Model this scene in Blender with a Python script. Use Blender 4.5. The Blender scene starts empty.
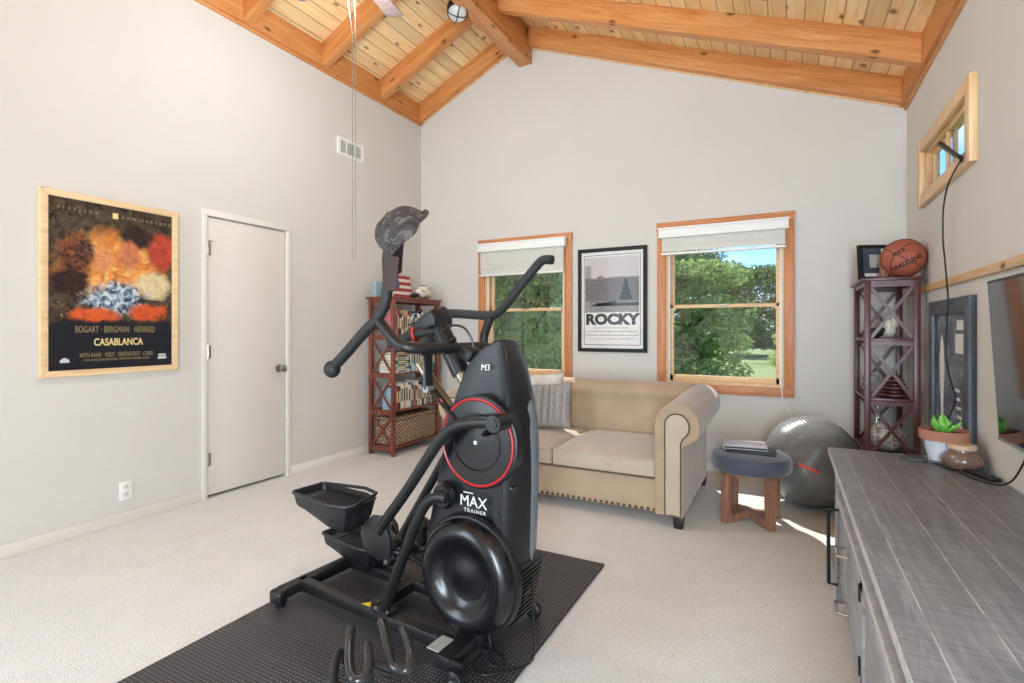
import bpy, bmesh, math, random
from mathutils import Vector, Matrix, Euler
PI = math.pi
random.seed(7)
scene = bpy.context.scene
COL = scene.collection

# ------------------------------------------------------------------ helpers
class MB:
    def __init__(s):
        s.bm = bmesh.new(); s.mi = 0; s.M = Matrix.Identity(4)
    def _add(s, vs, fs, smooth=True):
        bv = [s.bm.verts.new(s.M @ Vector(v)) for v in vs]
        out = []
        for f in fs:
            try:
                q = s.bm.faces.new([bv[i] for i in f]); q.material_index = s.mi; q.smooth = smooth; out.append(q)
            except ValueError:
                pass
        return bv, out
    def box(s, c, d, rot=None, bev=0, seg=2):
        hx, hy, hz = d[0]/2, d[1]/2, d[2]/2
        R = Euler(rot).to_matrix() if rot else Matrix.Identity(3)
        vs = [Vector(c) + R @ Vector((x*hx, y*hy, z*hz)) for x in (-1, 1) for y in (-1, 1) for z in (-1, 1)]
        fs = [(0,1,3,2),(4,6,7,5),(0,4,5,1),(2,3,7,6),(0,2,6,4),(1,5,7,3)]
        bv, f = s._add(vs, fs)
        if bev > 0:
            es = list({e for q in f for e in q.edges})
            bmesh.ops.bevel(s.bm, geom=es, offset=bev, segments=seg, profile=.5, affect='EDGES')
        return s
    def span(s, x0, x1, y0, y1, z0, z1, bev=0, seg=2):
        return s.box(((x0+x1)/2, (y0+y1)/2, (z0+z1)/2), (abs(x1-x0), abs(y1-y0), abs(z1-z0)), bev=bev, seg=seg)
    def prism(s, pts, axis, a, b, bev=0, seg=2):
        # pts 2D; axis 'x': (y,z) 'y': (x,z) 'z': (x,y)
        def m(p, t):
            return {'x': (t, p[0], p[1]), 'y': (p[0], t, p[1]), 'z': (p[0], p[1], t)}[axis]
        n = len(pts)
        vs = [m(p, a) for p in pts] + [m(p, b) for p in pts]
        fs = [tuple(range(n)), tuple(range(2*n-1, n-1, -1))] + [(i, i+n, (i+1) % n + n, (i+1) % n) for i in range(n)]
        bv, f = s._add(vs, fs)
        if bev > 0:
            es = list(set(f[0].edges) | set(f[1].edges))
            bmesh.ops.bevel(s.bm, geom=es, offset=bev, segments=seg, profile=.5, affect='EDGES')
        return s
    def loft(s, rings, close=True, caps=True):
        n = len(rings[0]); vs = [p for r in rings for p in r]; fs = []
        for k in range(len(rings)-1):
            for i in range(n if close else n-1):
                j = (i+1) % n
                fs.append((k*n+i, k*n+j, (k+1)*n+j, (k+1)*n+i))
        if caps and close:
            fs.append(tuple(range(n-1, -1, -1))); fs.append(tuple((len(rings)-1)*n+i for i in range(n)))
        s._add(vs, fs); return s
    def tube(s, pts, r, n=12, sm=0, closed=False, flat=1.0):
        pts = [Vector(p) for p in pts]
        rr = list(r) if isinstance(r, (list, tuple)) else [r]*len(pts)
        if sm:
            P, R = [], []
            L = len(pts)
            for i in range(L if closed else L-1):
                g = (lambda k: pts[k % L]) if closed else (lambda k: pts[max(0, min(L-1, k))])
                p0, p1, p2, p3 = g(i-1), g(i), g(i+1), g(i+2)
                for j in range(sm):
                    t = j/sm
                    P.append(.5*((2*p1)+(p2-p0)*t+(2*p0-5*p1+4*p2-p3)*t*t+(3*p1-p0-3*p2+p3)*t**3))
                    R.append(rr[i]*(1-t)+rr[(i+1) % L]*t)
            if not closed: P.append(pts[-1]); R.append(rr[-1])
            pts, rr = P, R
        L = len(pts); rings = []
        def tan(i):
            if closed: return (pts[(i+1) % L]-pts[i-1]).normalized()
            return (pts[min(L-1, i+1)]-pts[max(0, i-1)]).normalized()
        t0 = tan(0); up = Vector((0, 0, 1)) if abs(t0.z) < .9 else Vector((1, 0, 0))
        nrm = t0.cross(up).normalized(); pt = t0
        for i in range(L):
            t = tan(i); q = pt.rotation_difference(t); nrm = q @ nrm; nrm = (nrm - t*nrm.dot(t)).normalized(); pt = t
            b = t.cross(nrm)
            rings.append([pts[i]+(nrm*math.cos(2*PI*k/n)+b*math.sin(2*PI*k/n)*flat)*rr[i] for k in range(n)])
        if closed: rings.append(rings[0]); s.loft(rings, caps=False)
        else: s.loft(rings)
        return s
    def cyl(s, a, b, r, n=20, r2=None):
        return s.tube([a, b], [r, r if r2 is None else r2], n)
    def lathe(s, prof, c=(0, 0, 0), ax=(0, 0, 1), n=32, caps=True):
        c = Vector(c); ax = Vector(ax).normalized()
        u = ax.orthogonal().normalized(); v = ax.cross(u)
        rings = [[c+ax*z+(u*math.cos(2*PI*k/n)+v*math.sin(2*PI*k/n))*max(r, 1e-4) for k in range(n)] for r, z in prof]
        s.loft(rings, caps=caps); return s
    def ball(s, c, r, n=20, m=12, rot=None):
        if not isinstance(r, (tuple, list)): r = (r, r, r)
        R = Euler(rot).to_matrix() if rot else Matrix.Identity(3)
        rings = []
        for i in range(m+1):
            a = -PI/2+PI*i/m; ca = max(math.cos(a), 1e-3)
            rings.append([Vector(c)+R @ Vector((r[0]*ca*math.cos(2*PI*k/n), r[1]*ca*math.sin(2*PI*k/n), r[2]*math.sin(a))) for k in range(n)])
        s.loft(rings); return s
    def quad(s, a, b, c, d):
        s._add([a, b, c, d], [(0, 1, 2, 3)]); return s
    def build(s, name, mats, parent=None, kind=None, angle=35, local=False, keep=False):
        bmesh.ops.recalc_face_normals(s.bm, faces=s.bm.faces[:])
        me = bpy.data.meshes.new(name); s.bm.to_mesh(me); s.bm.free()
        for m in (mats if isinstance(mats, (list, tuple)) else [mats]): me.materials.append(m)
        try: me.set_sharp_from_angle(angle=math.radians(angle))
        except Exception: pass
        return link(name, me, parent, kind, local, keep)

OFF = {}
def link(name, me, parent=None, kind=None, local=False, keep=False):
    o = bpy.data.objects.new(name, me); COL.objects.link(o)
    if parent is not None:
        o.parent = parent
        off = OFF.get(parent.name, Vector((0, 0, 0)))
        if not local: me.transform(Matrix.Translation(-off))
        OFF[o.name] = off
    elif kind == 'structure' or keep:
        OFF[o.name] = Vector((0, 0, 0))
    else:
        co = [v.co for v in me.vertices]
        c = Vector(((min(v.x for v in co)+max(v.x for v in co))/2, (min(v.y for v in co)+max(v.y for v in co))/2, min(v.z for v in co)))
        me.transform(Matrix.Translation(-c)); o.location = c; OFF[o.name] = c
    if kind: o['kind'] = kind
    return o
def tag(o, label=None, cat=None, group=None, kind=None):
    if label: o['label'] = label
    if cat: o['category'] = cat
    if group: o['group'] = group
    if kind: o['kind'] = kind
    return o
def empty(name, loc, label=None, cat=None, group=None, rz=0, kind=None):
    o = bpy.data.objects.new(name, None); COL.objects.link(o); o.empty_display_size = .1
    o.location = loc; o.rotation_euler = (0, 0, rz); OFF[o.name] = Vector(loc)
    return tag(o, label, cat, group, kind)
def copy_tree(o, parent=None):
    c = o.copy(); COL.objects.link(c); c.parent = parent
    for ch in list(o.children): copy_tree(ch, c)
    return c
def text(body, size, mat, parent, M, name='lettering', extrude=.0008, sx=1, off=0, local=False, align='CENTER', spacing=1):
    cu = bpy.data.curves.new(name, 'FONT'); cu.body = body; cu.size = size; cu.extrude = extrude; cu.offset = off
    cu.align_x = align; cu.align_y = 'CENTER'; cu.space_character = spacing; cu.resolution_u = 3
    t = bpy.data.objects.new('t', cu); COL.objects.link(t)
    bpy.context.view_layer.update()
    me = bpy.data.meshes.new_from_object(t); bpy.data.objects.remove(t)
    me.transform(M @ Matrix.Diagonal((sx, 1, 1, 1))); me.materials.clear(); me.materials.append(mat)
    return link(name, me, parent, None, local)
def frameM(o, ex, ey):
    ex = Vector(ex).normalized(); ey = Vector(ey).normalized(); ez = ex.cross(ey)
    return Matrix(((ex.x, ey.x, ez.x, o[0]), (ex.y, ey.y, ez.y, o[1]), (ex.z, ey.z, ez.z, o[2]), (0, 0, 0, 1)))

# ------------------------------------------------------------------ materials
def rgb(r, g, b):
    f = lambda c: (c/255/12.92) if c/255 <= .04045 else ((c/255+.055)/1.055)**2.4
    return (f(r), f(g), f(b), 1)
class NT:
    def __init__(s, name):
        s.m = bpy.data.materials.new(name); s.m.use_nodes = True; s.t = s.m.node_tree
        s.b = s.t.nodes['Principled BSDF']; s.out = s.t.nodes['Material Output']
    def n(s, ty, **k):
        q = s.t.nodes.new(ty)
        for a, v in k.items(): setattr(q, a, v)
        return q
    def l(s, a, b): s.t.links.new(a, b)
    def math(s, op, a, b=None, c=None):
        q = s.n('ShaderNodeMath', operation=op)
        for i, v in enumerate((a, b, c)):
            if v is None: continue
            if isinstance(v, (int, float)): q.inputs[i].default_value = v
            else: s.l(v, q.inputs[i])
        return q.outputs[0]
    def coord(s, sc=(1, 1, 1), rot=(0, 0, 0), loc=(0, 0, 0)):
        tc = s.n('ShaderNodeTexCoord'); mp = s.n('ShaderNodeMapping')
        mp.inputs['Scale'].default_value = sc; mp.inputs['Rotation'].default_value = rot; mp.inputs['Location'].default_value = loc
        s.l(tc.outputs['Object'], mp.inputs[0]); return mp.outputs[0]
    def noise(s, vec, scale=5, det=4, rough=.5, dist=0):
        q = s.n('ShaderNodeTexNoise'); q.inputs['Scale'].default_value = scale; q.inputs['Detail'].default_value = det
        q.inputs['Roughness'].default_value = rough; q.inputs['Distortion'].default_value = dist
        s.l(vec, q.inputs['Vector']); return q.outputs['Fac']
    def ramp(s, fac, stops):
        q = s.n('ShaderNodeValToRGB'); e = q.color_ramp.elements
        while len(e) < len(stops): e.new(.5)
        for x, (p, c) in zip(e, stops): x.position = p; x.color = c
        s.l(fac, q.inputs[0]); return q.outputs[0]
    def mix(s, fac, a, b, mode='MIX'):
        q = s.n('ShaderNodeMix', data_type='RGBA', blend_type=mode)
        for sock, v in ((q.inputs[0], fac), (q.inputs[6], a), (q.inputs[7], b)):
            if isinstance(v, (int, float)): sock.default_value = v
            elif isinstance(v, tuple): sock.default_value = v
            else: s.l(v, sock)
        return q.outputs[2]
    def bump(s, h, st=.3, d=.002):
        q = s.n('ShaderNodeBump'); q.inputs['Strength'].default_value = st; q.inputs['Distance'].default_value = d
        s.l(h, q.inputs['Height']); s.l(q.outputs[0], s.b.inputs['Normal'])
    def set(s, rough=.5, metal=0, col=None, spec=None):
        s.b.inputs['Roughness'].default_value = rough; s.b.inputs['Metallic'].default_value = metal
        if col is not None: s.b.inputs['Base Color'].default_value = col
        if spec is not None: s.b.inputs['Specular IOR Level'].default_value = spec
        return s
def plain(name, col, rough=.5, metal=0, var=.06, sc=8, bump=0, bsc=60, spec=None, coat=0):
    a = NT(name); a.set(rough, metal, spec=spec); v = a.coord()
    f = a.noise(v, sc, 3)
    lo = tuple(c*(1-var) for c in col[:3])+(1,); hi = tuple(min(1, c*(1+var)) for c in col[:3])+(1,)
    a.l(a.ramp(f, [(.3, lo), (.7, hi)]), a.b.inputs['Base Color'])
    if bump: a.bump(a.noise(v, bsc, 3), bump, .003)
    if coat: a.b.inputs['Coat Weight'].default_value = coat; a.b.inputs['Coat Roughness'].default_value = .1
    return a.m
def wood(name, base, dark, light=None, axis='y', board=None, knots=True, rough=.45, gsc=1., var=.5, kcol=None, groove=True, across=None, rot=None, kn=.62):
    """grain runs along 'axis'; board = width of planks, across = axis they repeat along"""
    a = NT(name); a.set(rough)
    light = light or base
    st = {'x': (.6, 9, 9), 'y': (9, .6, 9), 'z': (9, 9, .6)}[axis]
    tc = a.n('ShaderNodeTexCoord'); sep = a.n('ShaderNodeSeparateXYZ'); a.l(tc.outputs['Object'], sep.inputs[0])
    vec = tc.outputs['Object']; rnd = None
    if rot:
        m0 = a.n('ShaderNodeMapping'); m0.inputs['Rotation'].default_value = rot; a.l(vec, m0.inputs[0]); vec = m0.outputs[0]
    if board:
        ax = sep.outputs[{'x': 0, 'y': 1, 'z': 2}[across]]
        q = a.math('DIVIDE', ax, board); fl = a.math('FLOOR', q); fr = a.math('FRACT', q)
        wn = a.n('ShaderNodeTexWhiteNoise', noise_dimensions='1D'); a.l(fl, wn.inputs['W']); rnd = wn.outputs['Value']
        add = a.n('ShaderNodeVectorMath', operation='ADD'); a.l(vec, add.inputs[0])
        cb = a.n('ShaderNodeCombineXYZ')
        for i in range(3): a.l(a.math('MULTIPLY', rnd, 7.3+i*3), cb.inputs[i])
        a.l(cb.outputs[0], add.inputs[1]); vec = add.outputs[0]
    mp = a.n('ShaderNodeMapping'); mp.inputs['Scale'].default_value = tuple(c*gsc for c in st); a.l(vec, mp.inputs[0])
    g = a.noise(mp.outputs[0], 2.2, 6, .6, 1.6)
    col = a.ramp(g, [(.28, dark), (.5, base), (.75, light)])
    if rnd is not None:
        k = a.ramp(rnd, [(0, (1-var*.35,)*3+(1,)), (1, (1+var*.1,)*3+(1,))])
        col = a.mix(1.0, col, k, 'MULTIPLY')
    if knots:
        s3 = a.n('ShaderNodeSeparateXYZ'); a.l(vec, s3.inputs[0]); io = {'x': 0, 'y': 1, 'z': 2}[axis]; ot = [q for q in range(3) if q != io]
        cv = a.n('ShaderNodeCombineXYZ'); a.l(a.math('MULTIPLY', s3.outputs[io], 3.2), cv.inputs[0]); a.l(a.math('MULTIPLY', a.math('ADD', s3.outputs[ot[0]], s3.outputs[ot[1]]), 7.), cv.inputs[1])
        vo = a.n('ShaderNodeTexVoronoi', voronoi_dimensions='2D'); vo.inputs['Scale'].default_value = 1.; a.l(cv.outputs[0], vo.inputs['Vector'])
        sp = a.n('ShaderNodeSeparateColor'); a.l(vo.outputs['Color'], sp.inputs[0])
        has = a.math('GREATER_THAN', sp.outputs[0], kn)
        d = a.ramp(vo.outputs['Distance'], [(.05, (1, 1, 1, 1)), (.13, (0, 0, 0, 1))])
        f = a.math('MULTIPLY', a.math('MULTIPLY', d, has), .85)
        col = a.mix(f, col, kcol or rgb(80, 38, 18))
    if board and groove:
        e = a.math('ABSOLUTE', a.math('SUBTRACT', fr, .5))
        e2 = a.math('GREATER_THAN', e, .5-.004/board)
        col = a.mix(a.math('MULTIPLY', e2, .75), col, tuple(c*.35 for c in dark[:3])+(1,))
    a.l(col, a.b.inputs['Base Color']); a.bump(g, .08, .002)
    return a.m

M = {}
M['wall'] = plain('wall_paint', rgb(212, 209, 203), .9, var=.012, sc=3, bump=.12, bsc=140)
M['trimw'] = plain('white_trim_paint', rgb(226, 222, 214), .45, var=.01)
M['door'] = plain('door_paint', rgb(222, 217, 209), .4, var=.01)
M['white'] = plain('white_plastic', rgb(238, 238, 234), .4, var=.01)
def carpet():
    a = NT('carpet_loop_pile'); a.set(.95, spec=.1); v = a.coord()
    f = a.noise(v, 130, 3, .7); g = a.noise(v, 5, 3); h = a.noise(v, 420, 2)
    c = a.ramp(f, [(.30, rgb(214, 214, 212)), (.6, rgb(242, 242, 241))])
    c2 = a.ramp(g, [(.3, (.95, .95, .95, 1)), (.7, (1, 1, 1, 1))])
    a.l(a.mix(1., c, c2, 'MULTIPLY'), a.b.inputs['Base Color'])
    a.bump(a.math('ADD', a.math('MULTIPLY', f, 1.), a.math('MULTIPLY', h, .5)), .75, .008); return a.m
M['carpet'] = carpet()
M['boards'] = wood('knotty_pine_boards', rgb(247, 213, 158), rgb(234, 186, 126), rgb(253, 233, 194), 'y', board=.11, across='x', kcol=rgb(104, 62, 36), kn=.35, var=.5)
M['rafterL'] = wood('rafter_fir_left', rgb(206, 138, 78), rgb(184, 112, 56), rgb(222, 162, 106), 'x', kcol=rgb(96, 50, 26), rot=(0, .434, 0), kn=.8)
M['rafterR'] = wood('rafter_fir_right', rgb(206, 138, 78), rgb(184, 112, 56), rgb(222, 162, 106), 'x', kcol=rgb(96, 50, 26), rot=(0, -.376, 0), kn=.8)
M['beamy'] = wood('beam_fir', rgb(208, 142, 84), rgb(188, 118, 62), rgb(226, 168, 114), 'y', kcol=rgb(96, 50, 26), kn=.75)
M['casx'] = wood('casing_fir_x', rgb(200, 132, 84), rgb(176, 106, 62), rgb(214, 152, 104), 'x', knots=False)
M['casz'] = wood('casing_fir_z', rgb(200, 132, 84), rgb(176, 106, 62), rgb(214, 152, 104), 'z', knots=False)
M['pinex'] = wood('light_pine_x', rgb(226, 190, 142), rgb(206, 162, 110), rgb(236, 206, 164), 'x', knots=False)
M['piney'] = wood('light_pine_y', rgb(222, 184, 138), rgb(202, 156, 106), rgb(234, 202, 160), 'y', knots=True)
M['pinez'] = wood('light_pine_z', rgb(226, 190, 142), rgb(206, 162, 110), rgb(236, 206, 164), 'z', knots=False)
M['pfr'] = wood('poster_frame_pine', rgb(232, 202, 158), rgb(216, 180, 130), rgb(240, 214, 176), 'y', knots=True)
M['redwood'] = wood('reddish_brown_stain', rgb(122, 64, 48), rgb(88, 44, 34), rgb(148, 84, 62), 'z', knots=False, rough=.35)
M['burg'] = wood('burgundy_stain', rgb(84, 42, 46), rgb(60, 28, 34), rgb(104, 56, 60), 'z', knots=False, rough=.35)
M['stoolwood'] = wood('stool_walnut', rgb(150, 108, 86), rgb(118, 80, 62), rgb(178, 136, 110), 'z', knots=False, rough=.4)
M['darkwood'] = plain('dark_sofa_leg', rgb(38, 28, 26), .35)
def console_mat(name, across, axis, bw, lo=rgb(88, 90, 95), mid=rgb(122, 124, 129), hi=rgb(172, 174, 180), seam=rgb(200, 202, 207)):
    a = NT(name); a.set(.42)
    tc = a.n('ShaderNodeTexCoord'); sep = a.n('ShaderNodeSeparateXYZ'); a.l(tc.outputs['Object'], sep.inputs[0])
    ax = sep.outputs[{'x': 0, 'y': 1, 'z': 2}[across]]
    q = a.math('DIVIDE', ax, bw); fl = a.math('FLOOR', q); fr = a.math('FRACT', q)
    wn = a.n('ShaderNodeTexWhiteNoise', noise_dimensions='1D'); a.l(fl, wn.inputs['W'])
    st = {'x': (1.2, 14, 14), 'y': (14, 1.2, 14), 'z': (14, 14, 1.2)}[axis]
    add = a.n('ShaderNodeVectorMath', operation='ADD'); a.l(tc.outputs['Object'], add.inputs[0]); a.l(wn.outputs['Color'], add.inputs[1])
    mp = a.n('ShaderNodeMapping'); mp.inputs['Scale'].default_value = st; a.l(add.outputs[0], mp.inputs[0])
    g = a.noise(mp.outputs[0], 2, 6, .65, 1.2)
    col = a.ramp(g, [(.25, lo), (.5, mid), (.78, hi)])
    # saw marks across the planks
    st2 = {'x': (90, 3, 3), 'y': (5, 95, 5), 'z': (3, 3, 90)}[axis]
    mp2 = a.n('ShaderNodeMapping'); mp2.inputs['Scale'].default_value = st2; mp2.inputs['Rotation'].default_value = (0, 0, .25); a.l(tc.outputs['Object'], mp2.inputs[0])
    s2 = a.noise(mp2.outputs[0], 1, 3, .6)
    col = a.mix(.5, col, a.ramp(s2, [(.35, lo), (.72, hi)]), 'MIX') if axis != 'y' else a.mix(.35, col, a.ramp(s2, [(.3, lo), (.75, hi)]))
    vo = a.n('ShaderNodeTexVoronoi'); mk = a.n('ShaderNodeMapping'); mk.inputs['Scale'].default_value = tuple(1.8 if c < 2 else 5 for c in st); a.l(add.outputs[0], mk.inputs[0]); a.l(mk.outputs[0], vo.inputs['Vector']); vo.inputs['Scale'].default_value = 1
    sp = a.n('ShaderNodeSeparateColor'); a.l(vo.outputs['Color'], sp.inputs[0])
    kf = a.math('MULTIPLY', a.math('GREATER_THAN', sp.outputs[0], .7), a.ramp(vo.outputs['Distance'], [(.05, (1,)*4), (.13, (0, 0, 0, 1))]))
    col = a.mix(a.math('MULTIPLY', kf, .8), col, rgb(40, 38, 40))
    e = a.math('GREATER_THAN', a.math('ABSOLUTE', a.math('SUBTRACT', fr, .5)), .5-.0016/bw)
    brk = a.noise(tc.outputs['Object'], 9, 2)
    e = a.math('MULTIPLY', e, a.ramp(brk, [(.35, (.15,)*3+(1,)), (.55, (1,)*4)]))
    col = a.mix(a.math('MULTIPLY', e, .8), col, seam)
    a.l(col, a.b.inputs['Base Color']); a.bump(a.math('ADD', g, s2), .25, .002)
    return a.m
M['contop'] = console_mat('distressed_grey_planks', 'x', 'y', .118)
M['conside'] = console_mat('distressed_grey_front', 'y', 'z', .3, rgb(120, 120, 122), rgb(158, 158, 160), rgb(196, 196, 198), rgb(214, 214, 216))
M['conbead'] = console_mat('grey_beadboard', 'y', 'z', .04, rgb(120, 120, 122), rgb(158, 158, 160), rgb(196, 196, 198), rgb(90, 90, 94))
M['contrim'] = plain('worn_white_edge', rgb(196, 197, 199), .5, var=.15, sc=30)
M['sofa'] = plain('beige_velvet', rgb(174, 151, 125), .85, var=.07, sc=7, bump=.2, bsc=500)
M['sofa'].node_tree.nodes['Principled BSDF'].inputs['Sheen Weight'].default_value = .35
M['cush'] = plain('beige_velvet_cushion', rgb(184, 168, 147), .85, var=.06, sc=8, bump=.3, bsc=40)
M['cush'].node_tree.nodes['Principled BSDF'].inputs['Sheen Weight'].default_value = .4
M['welt'] = plain('brown_welt_cord', rgb(84, 66, 48), .7)
M['nail'] = plain('bronze_nailhead', rgb(92, 72, 48), .35, .8)
M['greyknit'] = plain('grey_plush', rgb(156, 154, 151), .95, var=.14, sc=45, bump=.6, bsc=160)
M['whitefur'] = plain('white_fur', rgb(216, 212, 206), .95, var=.14, sc=22, bump=1., bsc=60)
M['navy'] = plain('slate_blue_velvet', rgb(74, 80, 96), .8, var=.1, sc=14, bump=.1, bsc=300)
M['navy'].node_tree.nodes['Principled BSDF'].inputs['Sheen Weight'].default_value = .5
M['laptop'] = plain('pale_book_cover', rgb(206, 210, 212), .4)
M['ink'] = plain('black_cover', rgb(28, 30, 34), .5)
M['blk'] = plain('satin_black_plastic', rgb(23, 23, 26), .38, var=.1)
M['blkm'] = plain('black_powder_coat', rgb(25, 25, 26), .42, .0, var=.1)
M['gloss'] = plain('glossy_black_plastic', rgb(14, 14, 18), .27, var=.05, coat=.1)
M['grip'] = plain('black_rubber_grip', rgb(29, 30, 31), .6, bump=.3, bsc=250)
M['grey'] = plain('dark_grey_plastic', rgb(46, 47, 51), .45)
M['fascia'] = plain('grey_fascia', rgb(104, 110, 116), .3, .2)
M['silver'] = plain('silver_plastic', rgb(150, 152, 156), .3, .6)
M['bronze'] = plain('brushed_post_metal', rgb(168, 156, 138), .32, .85)
M['chrome'] = plain('brushed_nickel', rgb(178, 172, 162), .25, .95)
M['red'] = plain('red_ring', rgb(160, 34, 36), .4)
M['letter'] = plain('white_lettering', rgb(214, 214, 212), .5)
M['blkgl'] = plain('glossy_black_tube', rgb(40, 40, 42), .2)
M['yellow'] = plain('yellow_sticker', rgb(216, 190, 48), .5)
M['lblw'] = plain('sticker_paper', rgb(176, 176, 172), .5)
def matm():
    a = NT('eva_foam_texture'); a.set(.4)
    tc = a.n('ShaderNodeTexCoord'); mp = a.n('ShaderNodeMapping'); mp.inputs['Rotation'].default_value = (0, 0, PI/4); mp.inputs['Scale'].default_value = (1, 1, 1); a.l(tc.outputs['Object'], mp.inputs[0])
    sep = a.n('ShaderNodeSeparateXYZ'); a.l(mp.outputs[0], sep.inputs[0])
    k = 2*PI/.021
    p = a.math('MULTIPLY', a.math('SINE', a.math('MULTIPLY', sep.outputs[0], k)), a.math('SINE', a.math('MULTIPLY', sep.outputs[1], k)))
    n = a.noise(tc.outputs['Object'], 3, 3)
    c1 = a.ramp(p, [(.3, rgb(42, 42, 46)), (.62, rgb(118, 116, 122))])
    a.l(a.mix(1., c1, a.ramp(n, [(.3, (.8, .78, .78, 1)), (.7, (1, 1, 1, 1))]), 'MULTIPLY'), a.b.inputs['Base Color'])
    a.bump(p, .5, .002); return a.m
M['foam'] = matm()
def glassm(name='window_glass', tint=(.93, .95, .94, 1), gl=.06, rough=.0):
    a = NT(name); t = a.t; t.nodes.remove(a.b)
    tr = a.n('ShaderNodeBsdfTransparent'); tr.inputs[0].default_value = tint
    g = a.n('ShaderNodeBsdfGlossy'); g.inputs['Roughness'].default_value = rough
    mx = a.n('ShaderNodeMixShader'); mx.inputs[0].default_value = gl
    a.l(tr.outputs[0], mx.inputs[1]); a.l(g.outputs[0], mx.inputs[2]); a.l(mx.outputs[0], a.out.inputs[0]); return a.m
M['glass'] = glassm()
M['picglass'] = glassm('picture_glass', (1, 1, 1, 1), .006, .1)
M['vase'] = glassm('clear_glass', (.86, .9, .9, 1), .18, .02)
M['screen'] = plain('tv_screen', rgb(10, 11, 13), .06, var=.02, spec=1.0)
def blindm():
    a = NT('white_blind'); a.set(.5, col=rgb(240, 238, 232))
    tl = a.n('ShaderNodeBsdfTranslucent'); tl.inputs[0].default_value = rgb(240, 238, 230)
    mx = a.n('ShaderNodeMixShader'); mx.inputs[0].default_value = .3
    a.l(a.b.outputs[0], mx.inputs[1]); a.l(tl.outputs[0], mx.inputs[2]); a.l(mx.outputs[0], a.out.inputs[0]); return a.m
M['blind'] = blindm()
def leafm(name, lo, hi):
    a = NT(name); a.set(.6)
    oi = a.n('ShaderNodeObjectInfo'); v = a.coord()
    f = a.noise(v, 1.6, 3); f2 = a.noise(v, 30, 1)
    ff = a.math('ADD', a.math('MULTIPLY', f, .7), a.math('MULTIPLY', f2, .3))
    c = a.ramp(ff, [(.35, lo), (.62, hi)]); a.l(c, a.b.inputs['Base Color'])
    tl = a.n('ShaderNodeBsdfTranslucent'); a.l(c, tl.inputs[0])
    mx = a.n('ShaderNodeMixShader'); mx.inputs[0].default_value = .55
    a.l(a.b.outputs[0], mx.inputs[1]); a.l(tl.outputs[0], mx.inputs[2]); a.l(mx.outputs[0], a.out.inputs[0]); return a.m
M['leafA'] = leafm('oak_leaves', rgb(96, 128, 70), rgb(174, 196, 120))
M['leafB'] = leafm('bright_leaves', rgb(126, 160, 80), rgb(206, 220, 146))
M['leafC'] = leafm('dark_leaves', rgb(76, 106, 64), rgb(136, 162, 100))
M['bark'] = plain('bark', rgb(96, 84, 70), .9, var=.3, sc=12, bump=.6, bsc=20)
def grassm():
    a = NT('meadow_ground'); a.set(.95); v = a.coord()
    c = a.ramp(a.noise(v, .35, 6, .7), [(.3, rgb(112, 136, 72)), (.5, rgb(154, 170, 98)), (.7, rgb(186, 190, 128))])
    c2 = a.ramp(a.noise(v, 9, 4, .8), [(.3, (.6, .6, .6, 1)), (.7, (1, 1, 1, 1))])
    a.l(a.mix(1., c, c2, 'MULTIPLY'), a.b.inputs['Base Color']); a.bump(a.noise(v, 20, 4), 1, .05); return a.m
M['grass'] = grassm()

# ------------------------------------------------------------------ room numbers
XL, XR, YF, YB = -3.70, .795, 4.785, -1.7
SL, SR = .464, .3945
def zl(x): return 3.57+SL*(x-XL)
def zr(x): return 2.875+SR*(XR-x)
RX = (3.57-SL*XL-2.875-SR*XR)/(-SR-SL)   # where both undersides meet
RX = (2.875+SR*XR-3.57+SL*XL)/(SL+SR)
DR = .185
def zc(x): return (zl(x) if x < RX else zr(x))+DR
TH = .16
# floor
mb = MB(); mb.span(XL-TH, XR+TH, YB-TH, YF+TH, -.2, 0); mb.build('floor', M['carpet'], kind='structure')
def wall_rects(mb, axis, p0, p1, u0, u1, z0, z1, holes):
    us = sorted({u0, u1, *[h[0] for h in holes], *[h[1] for h in holes]}); zs = sorted({z0, z1, *[h[2] for h in holes], *[h[3] for h in holes]})
    for i in range(len(us)-1):
        for j in range(len(zs)-1):
            cu, cz = (us[i]+us[i+1])/2, (zs[j]+zs[j+1])/2
            if any(h[0] < cu < h[1] and h[2] < cz < h[3] for h in holes): continue
            if axis == 'x': mb.span(p0, p1, us[i], us[i+1], zs[j], zs[j+1])
            else: mb.span(us[i], us[i+1], p0, p1, zs[j], zs[j+1])
WIN = {1: (-2.85, -1.925, .745, 2.105), 2: (-.96, -.012, .745, 2.11)}
W3 = (3.24, 4.20, 2.087, 2.363)
RWR = (-1.5, -.1, .15, 2.4)
DOOR = (2.295, 2.96, 0, 2.045)
mb = MB(); wall_rects(mb, 'y', YF, YF+TH, XL-TH, XR+TH, 0, 2.9, list(WIN.values()))
mb.prism([(XL-TH, 2.9), (XR+TH, 2.9), (XR+TH, 3.0), (RX, zc(RX)+.02), (XL-TH, zc(XL)-.04)], 'y', YF, YF+TH)
mb.build('wall_far', M['wall'], kind='structure')
mb = MB(); wall_rects(mb, 'x', XL-TH, XL, YB-TH, YF, 0, zc(XL)-.02, [DOOR]); mb.build('wall_left', M['wall'], kind='structure')
mb = MB(); wall_rects(mb, 'x', XR, XR+.07, YB-TH, YF, 0, zc(XR)-.02, [W3, RWR]); mb.build('wall_right', M['wall'], kind='structure')
mb = MB(); RW = [(-3.55, -2.40, .3, 3.2), (.08, .74, .2, 2.5)]
wall_rects(mb, 'y', YB-TH, YB, XL, RX, 0, 3.3, RW[:1]); wall_rects(mb, 'y', YB-TH, YB, RX, XR, 0, 2.9, RW[1:])
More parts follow.
